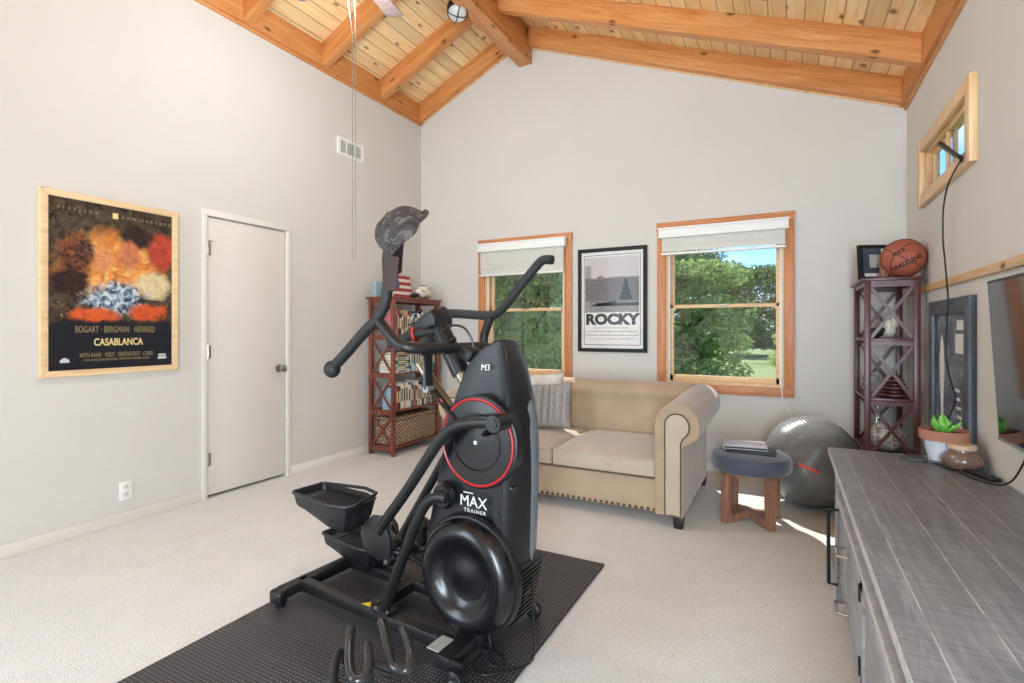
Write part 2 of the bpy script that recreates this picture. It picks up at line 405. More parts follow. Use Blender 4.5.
mb.prism([(XL, 3.3), (RX, 3.3), (RX, 2.9), (XR, 2.9), (XR, 3.0), (RX, zc(RX)+.02), (XL, zc(XL)-.04)], 'y', YB-TH, YB)
mb.build('wall_rear', M['wall'], kind='structure')
# ceiling
mb = MB()
mb.prism([(XL-.3, zl(XL-.3)+DR), (RX, zc(RX)), (XR+.3, zr(XR+.3)+DR), (XR+.3, zr(XR+.3)+DR+.12), (RX, zc(RX)+.12), (XL-.3, zl(XL-.3)+DR+.12)], 'y', YB-.3, YF+.75)
ceiling = mb.build('ceiling', M['boards'], kind='structure')
ry = [YF-.088]+[4.061-.7565*k for k in range(8)]
PT = .045   # plate thickness
BX0, BX1 = -2.44, -2.29
for y in ry:
    m = MB(); m.prism([(XL+PT, zl(XL+PT)), (BX0, zl(BX0)), (BX0, zl(BX0)+DR), (XL+PT, zl(XL+PT)+DR)], 'y', y, y+.087, bev=.004); m.build('rafter', M['rafterL'], ceiling)
    m = MB(); m.prism([(BX1, zr(BX1)), (XR-PT, zr(XR-PT)), (XR-PT, zr(XR-PT)+DR), (BX1, zr(BX1)+DR)], 'y', y, y+.087, bev=.004); m.build('rafter', M['rafterR'], ceiling)
m = MB(); m.span(BX0, BX1, YB+.001, YF-.001, 3.93, 4.16, bev=.006); m.span(BX0+.03, BX1-.035, YB+.001, YF-.001, 4.16, 4.29); m.build('ridge_beam', M['beamy'], ceiling)
m = MB(); m.prism([(XL+.001, zl(XL)), (XL+PT, zl(XL)), (XL+PT, zl(XL+PT)+DR), (XL+.001, zl(XL)+DR)], 'y', YB+.001, YF-.001, bev=.003); m.span(XL+.001, XL+.02, YB+.001, YF-.001, zl(XL)-.022, zl(XL)); m.build('wall_plate', M['beamy'], ceiling)
m = MB(); m.prism([(XR-.001, zr(XR)), (XR-PT, zr(XR)), (XR-PT, zr(XR-PT)+DR), (XR-.001, zr(XR)+DR)], 'y', YB+.001, YF-.001, bev=.003); m.span(XR-.02, XR-.001, YB+.001, YF-.001, zr(XR)-.022, zr(XR)); m.build('wall_plate', M['beamy'], ceiling)
# light strip under the far rafters and plates (thin quarter trim against the wall)
m = MB()
m.prism([(XL, zl(XL)-.014), (BX0, zl(BX0)-.014), (BX0, zl(BX0)), (XL, zl(XL))], 'y', YF-.014, YF-.0005)
m.prism([(BX1, zr(BX1)-.014), (XR, zr(XR)-.014), (XR, zr(XR)), (BX1, zr(BX1))], 'y', YF-.014, YF-.0005)
m.build('trim_1', M['piney'], kind='structure')
# baseboards
def baseboard(name, segs):
    m = MB()
    for x0, x1, y0, y1 in segs: m.span(x0, x1, y0, y1, 0, .075, bev=.004)
    m.build(name, M['trimw'], kind='structure')
baseboard('baseboard_left', [(XL, XL+.014, YB, 2.26), (XL, XL+.014, 3.0, YF)])
baseboard('baseboard_far', [(XL+.014, XR, YF-.014, YF)])
baseboard('baseboard_right', [(XR-.014, XR, YB, YF-.014)])
# wood rail along the right wall
m = MB(); m.span(XR-.02, XR, YB, YF-.015, 1.462, 1.503, bev=.003); m.build('trim_2', M['piney'], kind='structure')
# door in left wall
d = MB(); d.span(XL-.04, XL-.004, DOOR[0]+.004, DOOR[1]-.004, .022, DOOR[3]-.004, bev=.002); door = d.build('door_1', M['door'], kind='structure')
c = MB()
c.span(XL-TH, XL-.002, DOOR[0]-.03, DOOR[0], 0, DOOR[3]); c.span(XL-TH, XL-.002, DOOR[1], DOOR[1]+.03, 0, DOOR[3]); c.span(XL-TH, XL-.002, DOOR[0]-.03, DOOR[1]+.03, DOOR[3], DOOR[3]+.02)
c.span(XL, XL+.016, DOOR[0]-.04, DOOR[0]-.004, 0, DOOR[3]+.045, bev=.003); c.span(XL, XL+.016, DOOR[1]+.004, DOOR[1]+.042, 0, DOOR[3]+.045, bev=.003)
c.span(XL, XL+.018, DOOR[0]-.048, DOOR[1]+.05, DOOR[3]+.002, DOOR[3]+.05, bev=.003); c.build('door_casing', M['trimw'], door)
for z in (1.81, 1.06, .28):
    h = MB(); h.cyl((XL+.006, DOOR[0]+.004, z-.05), (XL+.006, DOOR[0]+.004, z+.05), .007, 10); h.span(XL-.003, XL+.001, DOOR[0]+.004, DOOR[0]+.03, z-.045, z+.045)
    if z > 1.7: h.cyl((XL+.004, DOOR[0]+.01, z+.052), (XL+.03, DOOR[0]+.03, z+.052), .004, 8); h.cyl((XL+.004, DOOR[0]+.01, z+.052), (XL+.035, DOOR[0]-.0, z+.052), .004, 8)
    h.build('hinge', M['chrome'], door)
k = MB(); k.lathe([(.0, 0), (.032, 0), (.032, .006), (.012, .01), (.011, .03), (.024, .038), (.03, .052), (.026, .066), (0, .07)], (XL-.004, 2.9, .905), (1, 0, 0), 20); k.build('door_knob', M['chrome'], door)
# unseen panel added behind the door so the gap under it stays dark
m = MB(); m.span(XL-TH-.03, XL-TH-.001, DOOR[0]-.1, DOOR[1]+.1, 0, 2.2); m.build('wall_light_blocker', M['wall'], kind='structure')

# ------------------------------------------------------------------ windows
def dh_window(n, x0, x1, z0, z1, label):
    w = empty('window_%d' % n, ((x0+x1)/2, YF, z0), kind='structure')
    y = YF
    c = MB(); cw = .072
    c.span(x0-cw, x0+.004, y-.02, y, z0-cw, z1+cw, bev=.003); c.span(x1-.004, x1+cw, y-.02, y, z0-cw, z1+cw, bev=.003); c.build('side_casing', M['casz'], w)
    c = MB(); c.span(x0-cw-.004, x1+cw+.004, y-.024, y, z1, z1+cw, bev=.003); c.span(x0-cw, x1+cw, y-.022, y, z0-cw, z0, bev=.003); c.build('head_casing', M['casx'], w)
    c = MB(); c.span(x0+.001, x0+.022, y, y+TH, z0, z1); c.span(x1-.022, x1-.001, y, y+TH, z0, z1); c.span(x0+.001, x1-.001, y, y+TH, z1-.022, z1-.001); c.span(x0+.001, x1-.001, y-.004, y+TH+.02, z0+.001, z0+.024); c.build('jamb', M['pinez'], w)
    c = MB(); c.span(x0+.022, x0+.036, y+.018, y+.03, z0+.02, z1-.02); c.span(x1-.036, x1-.022, y+.018, y+.03, z0+.02, z1-.02); c.build('jamb_liner', M['white'], w)
    zm = 1.43
    def sash(a, b, yy, name):
        f = MB(); t = .038
        f.span(x0+.024, x0+.024+t, yy, yy+.035, a, b, bev=.003); f.span(x1-.024-t, x1-.024, yy, yy+.035, a, b, bev=.003)
        f.span(x0+.024, x1-.024, yy, yy+.035, b-.03, b, bev=.003); f.span(x0+.024, x1-.024, yy, yy+.035, a, a+(.05 if yy < y+.07 else .03), bev=.003)
        s = f.build(name, M['pinex'], w)
        g = MB(); g.span(x0+.05, x1-.05, yy+.014, yy+.018, a+.02, b-.02); g.build('pane', M['glass'], s)
        return s
    s = sash(z0+.024, zm+.015, y+.045, 'lower_sash')
    g = MB(); g.span((x0+x1)/2-.04, (x0+x1)/2+.04, y+.03, y+.046, zm+.004, zm+.014); g.build('sash_lock', M['chrome'], s)
    sash(zm-.015, z1-.022, y+.085, 'upper_sash')
    sc = MB(); sc.span(x0+.03, x1-.03, y+.135, y+.14, z0+.03, z0+.045); sc.span(x0+.03, x1-.03, y+.135, y+.14, zm-.012, zm); sc.build('screen_rail', M['white'], w)
    return w
dh_window(1, *WIN[1], '')
dh_window(2, *WIN[2], '')
def blind(x0, x1, ztop, zbot, label, tilt, cord=True):
    b = empty('window_blind', ((x0+x1)/2, YF-.03, zbot), label, 'window blind', 'raised white blinds in the far windows')
    v = MB(); v.span(x0-.02, x1+.02, YF-.085, YF-.026, ztop-.072, ztop-.012, bev=.004); v.span(x0-.028, x1+.028, YF-.095, YF-.026, ztop-.012, ztop+.004, bev=.003); v.span(x0-.024, x1+.024, YF-.09, YF-.026, ztop-.085, ztop-.072, bev=.003); v.build('valance', M['white'], b)
    n = 0; z = ztop-.095
    while z > zbot+.03:
        s = MB(); s.box(((x0+x1)/2, YF-.05+random.uniform(-.003, .003), z), (x1-x0-.01, .045, .003), rot=(-tilt+random.uniform(-.05, .05), 0, 0)); s.build('slat', M['blind'], b); z -= .022
    s = MB(); s.span(x0, x1, YF-.075, YF-.028, zbot, zbot+.02, bev=.004); s.build('bottom_rail', M['white'], b)
    return b
blind(-2.875, -1.92, 2.125, 1.785, 'white slatted blind half raised in the window left of the black-and-white movie poster', 1.15)
blind(-.985, 0.0, 2.12, 1.885, 'white slatted blind raised high in the window above the sofa arm', 1.15)
m = MB(); m.tube([(-.035, YF-.05, 1.88), (-.03, YF-.045, 1.3), (-.03, YF-.04, .74), (.0, YF-.05, .62), (.03, YF-.06, .54), (.075, YF-.06, .5), (.1, YF-.05, .46)], .0045, 8, sm=6)
tag(m.build('blind_cord', M['white']), 'thin white pull cord hanging below the right-hand far window sill', 'cord')
# window 3 (high slider on the right wall)
w3 = empty('window_3', (XR, 3.72, W3[2]), kind='structure')
y0, y1, z0, z1 = W3
c = MB(); cw = .07
for a, b_, e, f in ((y0-cw, y0+.004, z0-cw, z1+cw), (y1-.004, y1+cw, z0-cw, z1+cw)): c.span(XR-.033, XR, a, b_, e-.001, f+.001, bev=.003)
c.build('side_casing', M['pinez'], w3)
c = MB(); c.span(XR-.03, XR, y0, y1, z1, z1+cw, bev=.003); c.span(XR-.03, XR, y0, y1, z0-cw, z0, bev=.003)
c.span(XR, XR+.07, y0+.001, y1-.001, z0+.001, z0+.012); c.span(XR, XR+.07, y0+.001, y1-.001, z1-.012, z1-.001); c.span(XR, XR+.07, y0+.001, y0+.012, z0, z1); c.span(XR, XR+.07, y1-.012, y1-.001, z0, z1); c.build('head_casing', M['piney'], w3)
for k, (a, b_, xx) in enumerate(((y0+.02, (y0+y1)/2+.02, XR+.002), ((y0+y1)/2-.02, y1-.02, XR+.03))):
    f = MB()
    f.span(xx, xx+.02, a, a+.03, z0+.012, z1-.012, bev=.002); f.span(xx, xx+.02, b_-.03, b_, z0+.012, z1-.012, bev=.002); f.span(xx, xx+.0195, a+.03, b_-.03, z0+.012, z0+.034, bev=.002); f.span(xx, xx+.0195, a+.03, b_-.03, z1-.034, z1-.012, bev=.002)
    s = f.build('sash', M['pinez'], w3); g = MB(); g.span(xx+.008, xx+.012, a+.02, b_-.02, z0+.025, z1-.025); g.build('pane', M['glass'], s)
# unseen windows behind the camera, added to let in fill light
for n, (a, b_, e, f) in zip((4, 6), RW):
    w = empty('window_%d' % n, ((a+b_)/2, YB, e), kind='structure')
    c = MB(); c.span(a, a+.05, YB-.1, YB-.05, e, f); c.span(b_-.05, b_, YB-.1, YB-.05, e, f); c.span(a, b_, YB-.1, YB-.05, e, e+.05); c.span(a, b_, YB-.1, YB-.05, f-.05, f); c.span((a+b_)/2-.025, (a+b_)/2+.025, YB-.1, YB-.05, e, f); s = c.build('sash', M['pinez'], w)
    g = MB(); g.span(a+.05, b_-.05, YB-.08, YB-.076, e+.05, f-.05); g.build('pane', M['glass'], s)
    c = MB(); c.span(a-.07, a, YB, YB+.02, e-.07, f+.07); c.span(b_, b_+.05, YB, YB+.02, e-.07, f+.07); c.span(a, b_, YB, YB+.02, f, f+.07); c.span(a, b_, YB, YB+.02, e-.07, e); c.build('side_casing', M['casz'], w)

a, b_, e, f = RWR
w = empty('window_5', (XR, (a+b_)/2, e), kind='structure')  # unseen side window, added as an opening for the side fill light
c = MB(); xx = (XR+.05, XR+.1)
c.span(*xx, a, a+.05, e, f); c.span(*xx, b_-.05, b_, e, f); c.span(*xx, a+.05, b_-.05, e, e+.05); c.span(*xx, a+.05, b_-.05, f-.05, f); c.span(*xx, (a+b_)/2-.025, (a+b_)/2+.025, e+.05, f-.05); sx_ = c.build('sash', M['pinez'], w)
g = MB(); g.span(XR+.07, XR+.074, a+.05, b_-.05, e+.05, f-.05); g.build('pane', M['glass'], sx_)
c = MB(); c.span(XR-.02, XR, a-.07, a, e-.07, f+.07); c.span(XR-.02, XR, b_, b_+.07, e-.07, f+.07); c.span(XR-.02, XR, a, b_, f, f+.07); c.span(XR-.02, XR, a, b_, e-.07, e); c.build('side_casing', M['casz'], w)
# ------------------------------------------------------------------ left wall things
def slab(mb, x0, x1, y0, y1, z0, z1, b=0): mb.span(x0, x1, y0, y1, z0, z1, bev=b)
# vent
v = empty('wall_vent', (XL, 3.69, 2.87), 'white slatted air vent high on the left wall', 'vent')
f = MB(); ya, yb, za, zb_ = 3.525, 3.862, 2.868, 3.03
f.span(XL, XL+.012, ya, yb, za, za+.022); f.span(XL, XL+.012, ya, yb, zb_-.022, zb_); f.span(XL, XL+.0125, ya+.0005, ya+.035, za+.022, zb_-.022); f.span(XL, XL+.0125, yb-.035, yb-.0005, za+.022, zb_-.022)
for t in (1/3, 2/3): f.span(XL, XL+.0122, ya+(yb-ya)*t-.006, ya+(yb-ya)*t+.006, za+.022, zb_-.022)
f.build('vent_frame', M['white'], v)
f = MB(); f.span(XL+.0005, XL+.002, ya+.03, yb-.03, za+.02, zb_-.02); f.build('backing', M['ink'], v)
for k in range(6):
    s = MB(); s.box((XL+.007, (ya+yb)/2, za+.034+k*.0195), (.012, yb-ya-.06, .003), rot=(0, -.6, 0)); s.build('slat', M['white'], v)
# outlet
o = empty('wall_outlet', (XL, 1.772, .146), 'white double socket plate low on the left wall beneath the pine framed poster', 'outlet')
f = MB(); f.span(XL, XL+.007, 1.737, 1.808, .146, .262, bev=.003); f.build('cover_plate', M['white'], o)
for z in (.18, .228):
    f = MB(); f.lathe([(.0, 0), (.018, 0), (.017, .003), (0, .003)], (XL+.0065, 1.772, z), (1, 0, 0), 16); s = f.build('socket', M['trimw'], o)
    f = MB(); f.span(XL+.009, XL+.0102, 1.764, 1.767, z-.004, z+.008); f.span(XL+.009, XL+.0102, 1.777, 1.78, z-.004, z+.008); f.build('slot', M['ink'], s)

# posters -----------------------------------------------------------
def cas_mat():
    a = NT('printed_poster_warm'); a.set(.25)
    tc = a.n('ShaderNodeTexCoord'); sep = a.n('ShaderNodeSeparateXYZ'); a.l(tc.outputs['Object'], sep.inputs[0])
    # object coords: origin at poster bottom centre of frame; y -.37...37, z 0...1.07
    Y_, Z_ = sep.outputs[1], sep.outputs[2]
    n = a.noise(tc.outputs['Object'], 9, 6, .65, 1.); n2 = a.noise(tc.outputs['Object'], 26, 5, .7, .6); n3 = a.noise(tc.outputs['Object'], 4, 3)
    def blob(cy, cz, ry_, rz_, soft=.35, wob=.5):
        dy = a.math('DIVIDE', a.math('SUBTRACT', Y_, cy), ry_); dz = a.math('DIVIDE', a.math('SUBTRACT', Z_, cz), rz_)
        r = a.math('SQRT', a.math('ADD', a.math('MULTIPLY', dy, dy), a.math('MULTIPLY', dz, dz)))
        r = a.math('ADD', r, a.math('MULTIPLY', a.math('SUBTRACT', n, .5), wob*2))
        return a.ramp(r, [(1-soft, (1,)*4), (1.0, (0, 0, 0, 1))])
    col = a.ramp(n2, [(.35, rgb(38, 36, 32)), (.5, rgb(78, 62, 50)), (.6, rgb(74, 78, 60)), (.72, rgb(150, 74, 54))])
    col = a.mix(blob(.0, .66, .33, .25), col, a.ramp(n, [(.3, rgb(190, 84, 40)), (.5, rgb(232, 150, 70)), (.7, rgb(246, 214, 140))]))
    col = a.mix(blob(.27, .78, .1, .14), col, rgb(190, 70, 50))
    col = a.mix(blob(-.2, .72, .12, .14), col, a.ramp(n2, [(.4, rgb(58, 34, 28)), (.65, rgb(150, 86, 52))]))
    col = a.mix(blob(-.22, .55, .11, .1), col, rgb(50, 26, 26))
    col = a.mix(blob(.12, .86, .11, .09), col, rgb(46, 34, 32))
    col = a.mix(blob(-.06, .70, .06, .1), col, rgb(226, 150, 92))
    col = a.mix(blob(.08, .74, .07, .11), col, rgb(206, 124, 84))
    col = a.mix(blob(.22, .56, .13, .1), col, rgb(228, 208, 164))
    col = a.mix(blob(.0, .46, .2, .12, .4, .8), col, a.ramp(n2, [(.38, rgb(48, 58, 72)), (.5, rgb(140, 166, 188)), (.62, rgb(220, 224, 222))]))
    col = a.mix(blob(-.1, .36, .16, .06, .4, 1.), col, rgb(222, 98, 50))
    col = a.mix(blob(.18, .38, .13, .07, .4, 1.), col, rgb(216, 92, 48))
    zz = a.math('ADD', Z_, a.math('MULTIPLY', a.math('SUBTRACT', n, .5), .16))
    col = a.mix(a.ramp(zz, [(.30, (1,)*4), (.335, (0, 0, 0, 1))]), col, rgb(32, 34, 42))
    col = a.mix(.75, col, a.ramp(n2, [(.3, (.42, .4, .4, 1)), (.52, (.95, .95, .95, 1)), (.7, (1, 1, 1, 1))]), 'MULTIPLY')
    col = a.mix(a.ramp(a.noise(a.coord((1, 5, 1.4), (.6, 0, 0)), 12, 3, .6, 1.), [(.66, (0, 0, 0, 1)), (.72, (.55,)*3+(1,))]), col, rgb(236, 190, 120))
    col = a.mix(a.ramp(zz, [(.30, (1,)*4), (.335, (0, 0, 0, 1))]), col, rgb(32, 34, 42))
    a.l(col, a.b.inputs['Base Color']); return a.m
M['cas'] = cas_mat()
M['cream'] = plain('cream_ink', rgb(238, 214, 150), .4)
M['tan'] = plain('tan_ink', rgb(150, 132, 92), .4)
p = empty('framed_poster', (XL, 1.7085, .95), 'large warm-coloured film poster in a knotty pine frame on the left wall', 'poster')
ya, yb, za, zb_ = 1.337, 2.08, .95, 2.02; fw = .036
f = MB()
f.prism([(ya, za), (yb, za), (yb-fw, za+fw), (ya+fw, za+fw)], 'x', XL+.001, XL+.028, bev=.002); f.prism([(ya, zb_), (yb, zb_), (yb-fw, zb_-fw), (ya+fw, zb_-fw)], 'x', XL+.001, XL+.028, bev=.002)
f.prism([(ya, za), (ya, zb_), (ya+fw, zb_-fw), (ya+fw, za+fw)], 'x', XL+.001, XL+.028, bev=.002); f.prism([(yb, za), (yb, zb_), (yb-fw, zb_-fw), (yb-fw, za+fw)], 'x', XL+.001, XL+.028, bev=.002)
f.build('frame', M['pfr'], p)
f = MB(); f.span(XL+.001, XL+.014, ya+fw-.004, yb-fw+.004, za+fw-.004, zb_-fw+.004); f.build('print', M['cas'], p)
f = MB(); f.span(XL+.0175, XL+.0185, ya+fw-.002, yb-fw+.002, za+fw-.002, zb_-fw+.002); f.build('glazing', M['picglass'], p)
def LT(y, z, x=XL+.0146): return frameM((x, y, z), (0, 1, 0), (0, 0, 1))
text('CASABLANCA', .062, M['cream'], p, LT(1.73, 1.145), sx=.68, off=.0012)
text('BOGART · BERGMAN · HENREID', .056, M['tan'], p, LT(1.72, 1.222), sx=.52, spacing=1.05)
text('WITH RAINS · VEIDT · GREENSTREET · LORRE', .038, M['tan'], p, LT(1.725, 1.068), sx=.5, spacing=1.05)
text('A HAL B. WALLIS PRODUCTION · DIRECTED BY MICHAEL CURTIZ', .018, M['tan'], p, LT(1.725, 1.04), sx=.68)
text('F I F T I E T H', .026, M['tan'], p, LT(1.52, 1.925), spacing=1.3)
text('A N N I V E R S A R Y', .026, M['tan'], p, LT(1.89, 1.925), spacing=1.2)
f = MB(); f.span(XL+.014, XL+.0149, 1.695, 1.725, 1.91, 1.945); f.build('seal', M['cream'], p)
f = MB(); f.prism([(1.43, 1.03), (1.475, 1.03), (1.475, 1.045), (1.4525, 1.06), (1.43, 1.045)], 'x', XL+.014, XL+.0149); f.build('emblem', M['letter'], p)
f = MB(); f.span(XL+.014, XL+.0149, 1.955, 2.01, 1.03, 1.045); f.span(XL+.014, XL+.0149, 1.96, 2.005, 1.05, 1.062); f.build('emblem', M['letter'], p)

def bw_mat():
    a = NT('printed_photo_grey'); a.set(.6, spec=.2)
    tc = a.n('ShaderNodeTexCoord'); sep = a.n('ShaderNodeSeparateXYZ'); a.l(tc.outputs['Object'], sep.inputs[0])
    X_, Z_ = sep.outputs[0], sep.outputs[2]
    n = a.noise(tc.outputs['Object'], 22, 5, .7); n2 = a.noise(tc.outputs['Object'], 70, 4, .7)
    sky = rgb(196, 190, 188)
    zz = a.math('ADD', Z_, a.math('MULTIPLY', a.math('SUBTRACT', n, .5), .12))
    tree = a.ramp(n2, [(.35, rgb(60, 58, 58)), (.65, rgb(146, 142, 140))])
    col = a.mix(a.ramp(zz, [(.70, (1,)*4), (.715, (0, 0, 0, 1))]), sky, tree)
    grd = a.ramp(n2, [(.4, rgb(92, 90, 90)), (.6, rgb(176, 172, 170))])
    col = a.mix(a.ramp(Z_, [(.47, (1,)*4), (.49, (0, 0, 0, 1))]), col, grd)
    a.l(col, a.b.inputs['Base Color']); return a.m
M['bw'] = bw_mat()
M['paper'] = plain('poster_paper', rgb(226, 222, 218), .6, spec=.2)
M['bframe'] = plain('black_frame', rgb(24, 23, 24), .5, spec=.3)
M['greyink'] = plain('grey_ink', rgb(150, 146, 144), .5)
p = empty('framed_poster', (-1.4545, YF, 1.012), 'black-and-white film poster in a black frame between the two far windows', 'poster')
xa, xb, za, zb_ = -1.788, -1.121, 1.012, 1.997; fw = .035
f = MB()
for q in ([(xa, za), (xb, za), (xb-fw, za+fw), (xa+fw, za+fw)], [(xa, zb_), (xb, zb_), (xb-fw, zb_-fw), (xa+fw, zb_-fw)], [(xa, za), (xa, zb_), (xa+fw, zb_-fw), (xa+fw, za+fw)], [(xb, za), (xb, zb_), (xb-fw, zb_-fw), (xb-fw, za+fw)]):
    f.prism(q, 'y', YF-.024, YF-.001, bev=.002)
f.build('frame', M['bframe'], p)
f = MB(); f.span(xa+fw-.004, xb-fw+.004, YF-.012, YF-.001, za+fw-.004, zb_-fw+.004); f.build('paper_sheet', M['paper'], p)
x0, x1 = xa+.078, xb-.078
f = MB()
for a_, b_, c_, d_ in ((xa+.06, xb-.06, za+.065, za+.07), (xa+.06, xb-.06, zb_-.07, zb_-.065), (xa+.06, xa+.065, za+.065, zb_-.065), (xb-.065, xb-.06, za+.065, zb_-.065)): f.span(a_, b_, YF-.0128, YF-.012, c_, d_)
f.build('border_line', M['bframe'], p)
f = MB(); f.span(x0-.006, x1+.006, YF-.0132, YF-.012, za+.375, zb_-.085); f.build('print', M['bw'], p)
# plain monument, low wall and building printed in dark ink
f = MB(); yy = (YF-.0138, YF-.0131)
f.prism([(x1-.19, za+.49), (x1-.05, za+.49), (x1-.07, za+.53), (x1-.09, za+.6), (x1-.105, za+.69), (x1-.135, za+.69), (x1-.15, za+.6), (x1-.17, za+.53)], 'y', *yy)
f.span(x0+.1, x1, *yy, za+.435, za+.465); f.prism([(x0+.02, za+.435), (x1-.24, za+.435), (x1-.2, za+.485), (x0+.12, za+.46)], 'y', *yy); f.build('printed_shape', M['ink'], p)
f = MB(); f.span(x0-.005, x0+.055, *yy, za+.70, za+.82); f.build('printed_shape', M['greyink'], p)
text('ROCKY', .134, M['ink'], p, frameM(((x0+x1)/2, YF-.0128, za+.305), (1, 0, 0), (0, 0, 1)), sx=1.12, off=.0075)
f = MB()
for k, (z, w, h) in enumerate(((.225, .17, .006), (.19, .25, .008), (.155, .26, .010), (.128, .26, .004), (.116, .22, .004))):
    x = (x0+x1)/2-w
    while x < (x0+x1)/2+w:
        l = random.uniform(.012, .04); f.span(x, min(x+l, (x0+x1)/2+w), YF-.0126, YF-.012, za+z, za+z+h); x += l+.008
f.build('fine_print', M['greyink'], p)
f = MB(); f.span(xa+fw-.002, xb-fw+.002, YF-.0165, YF-.0155, za+fw-.002, zb_-fw+.002); f.build('glazing', M['picglass'], p)

# ------------------------------------------------------------------ right wall: picture, tv, antenna
def bw2():
    a = NT('printed_photo_blue_grey'); a.set(.3)
    tc = a.n('ShaderNodeTexCoord'); sep = a.n('ShaderNodeSeparateXYZ'); a.l(tc.outputs['Object'], sep.inputs[0])
    n = a.noise(tc.outputs['Object'], 7, 5, .65, 1.)
    col = a.ramp(n, [(.3, rgb(40, 46, 56)), (.5, rgb(88, 96, 108)), (.7, rgb(168, 176, 184))])
    a.l(col, a.b.inputs['Base Color']); return a.m
M['bw2'] = bw2()
M['blueframe'] = plain('slate_frame', rgb(66, 74, 86), .35, var=.1)
p = empty('framed_picture', (XR, 3.57, .48), 'large dark slate framed photograph hanging on the right wall behind the potted succulent', 'picture')
ya, yb, za, zb_ = 3.18, 3.965, .48, 1.386; fw = .082
f = MB()
for q in ([(ya, za), (yb, za), (yb-fw, za+fw), (ya+fw, za+fw)], [(ya, zb_), (yb, zb_), (yb-fw, zb_-fw), (ya+fw, zb_-fw)], [(ya, za), (ya, zb_), (ya+fw, zb_-fw), (ya+fw, za+fw)], [(yb, za), (yb, zb_), (yb-fw, zb_-fw), (yb-fw, za+fw)]):
    f.prism(q, 'x', XR-.032, XR-.001, bev=.003)
f.build('frame', M['blueframe'], p)
f = MB(); f.span(XR-.012, XR-.001, ya+fw-.004, yb-fw+.004, za+fw-.004, zb_-fw+.004); f.build('print', M['bw2'], p)
f = MB(); xx = (XR-.0128, XR-.0119)
f.M = Matrix.Translation((0, -.14, 0)); f.prism([(3.86, .62), (3.9, .62), (3.91, .8), (3.93, .95), (3.94, 1.05), (3.91, 1.16), (3.88, 1.2), (3.85, 1.12), (3.84, .98), (3.86, .8)], 'x', *xx)
f.span(*xx, 3.46, 3.62, 1.1, 1.2); f.span(*xx, 3.48, 3.6, 1.22, 1.27)
for k in range(5): f.span(*xx, 3.5+k*.012, 3.58+k*.012, .72+k*.045, .735+k*.045)
f.build('printed_shape', M['paper'], p)
f = MB(); f.span(XR-.0165, XR-.0155, ya+fw-.002, yb-fw+.002, za+fw-.002, zb_-fw+.002); f.build('glazing', M['picglass'], p)

tv = empty('television', (XR, 2.1, .79), 'wide flat black television tilted forward on the right wall above the grey console', 'television')
tilt = math.atan2(.035, .62)
f = MB(); f.M = Matrix.Translation((.742, 2.16, .79)) @ Matrix.Rotation(-tilt, 4, 'Y')
f.span(-.0, .03, -.55, .55, 0, .625, bev=.004); f.build('housing', M['blk'], tv)
f = MB(); f.M = Matrix.Translation((.742, 2.16, .79)) @ Matrix.Rotation(-tilt, 4, 'Y')
f.span(-.0012, .001, -.538, .538, .014, .613); f.build('screen', M['screen'], tv)
f = MB(); f.M = Matrix.Translation((.742, 2.16, .79)) @ Matrix.Rotation(-tilt, 4, 'Y')
f.span(-.003, .002, -.545, .545, .0, .013); f.build('lower_bezel', M['silver'], tv)
f = MB(); f.span(.765, XR-.001, 1.95, 2.3, .95, 1.2); f.build('wall_bracket', M['blk'], tv)

an = empty('indoor_antenna', (.765, 3.7, 2.1), 'black stick antenna on the high right window casing with its long cord hanging down', 'antenna')
f = MB(); f.cyl((.742, 3.592, 2.233), (.742, 3.30, 2.087), .014, 14, .011); f.tube([(.742, 3.31, 2.092), (.744, 3.25, 2.063), (.747, 3.225, 2.045), (.75, 3.25, 2.035)], [.010, .011, .008, .006], 10, sm=3); f.build('stick', M['blk'], an)
f = MB(); f.tube([(.748, 3.255, 2.04), (.752, 3.33, 2.03), (.752, 3.461, 1.99), (.752, 3.538, 1.93), (.752, 3.578, 1.843), (.752, 3.578, 1.707), (.752, 3.538, 1.584), (.752, 3.499, 1.458), (.752, 3.48, 1.377), (.752, 3.515, 1.167), (.752, 3.499, 1.035), (.752, 3.406, .938), (.752, 3.345, .87), (.752, 3.443, .779), (.754, 3.599, .66), (.756, 3.62, .5)], .0042, 8, sm=6); f.build('cord', M['blk'], an)

# ------------------------------------------------------------------ grey console
con = empty('media_console', (.5, 1.9, 0), 'long distressed grey plank console with metal pulls along the right wall', 'console')
CT = .60; cy0, cy1, cyb = .45, 3.22, 2.82
f = MB(); f.span(.2, .785, cy0, cy1, CT-.032, CT, bev=.003); f.build('top', M['contop'], con)
f = MB(); f.span(.197, .202, cy0, cy1, CT-.030, CT-.004); f.build('edge_wear', M['contrim'], con)
f = MB(); f.span(.235, .77, cy0+.03, cyb-.03, .07, CT-.033); f.build('body', M['conside'], con)
f = MB(); f.span(.2, .24, cy0+.02, cyb, CT-.135, CT-.11, bev=.002); f.build('ledge', M['contrim'], con)
for y in (cyb-.06, cy0+.02):
    for x in (.2, .72):
        f = MB(); f.span(x, x+.06, y, y+.06, 0, CT-.033, bev=.003); f.build('leg', M['conside'], con)
f = MB(); f.span(.2, .74, cyb, cy1-.02, .07, .09); f.build('lower_shelf', M['conside'], con)
for x in (.25, .70):
    f = MB(); f.span(x, x+.04, cyb-.03, cyb-.001, .0, CT-.033); f.build('end_stile', M['conside'], con)
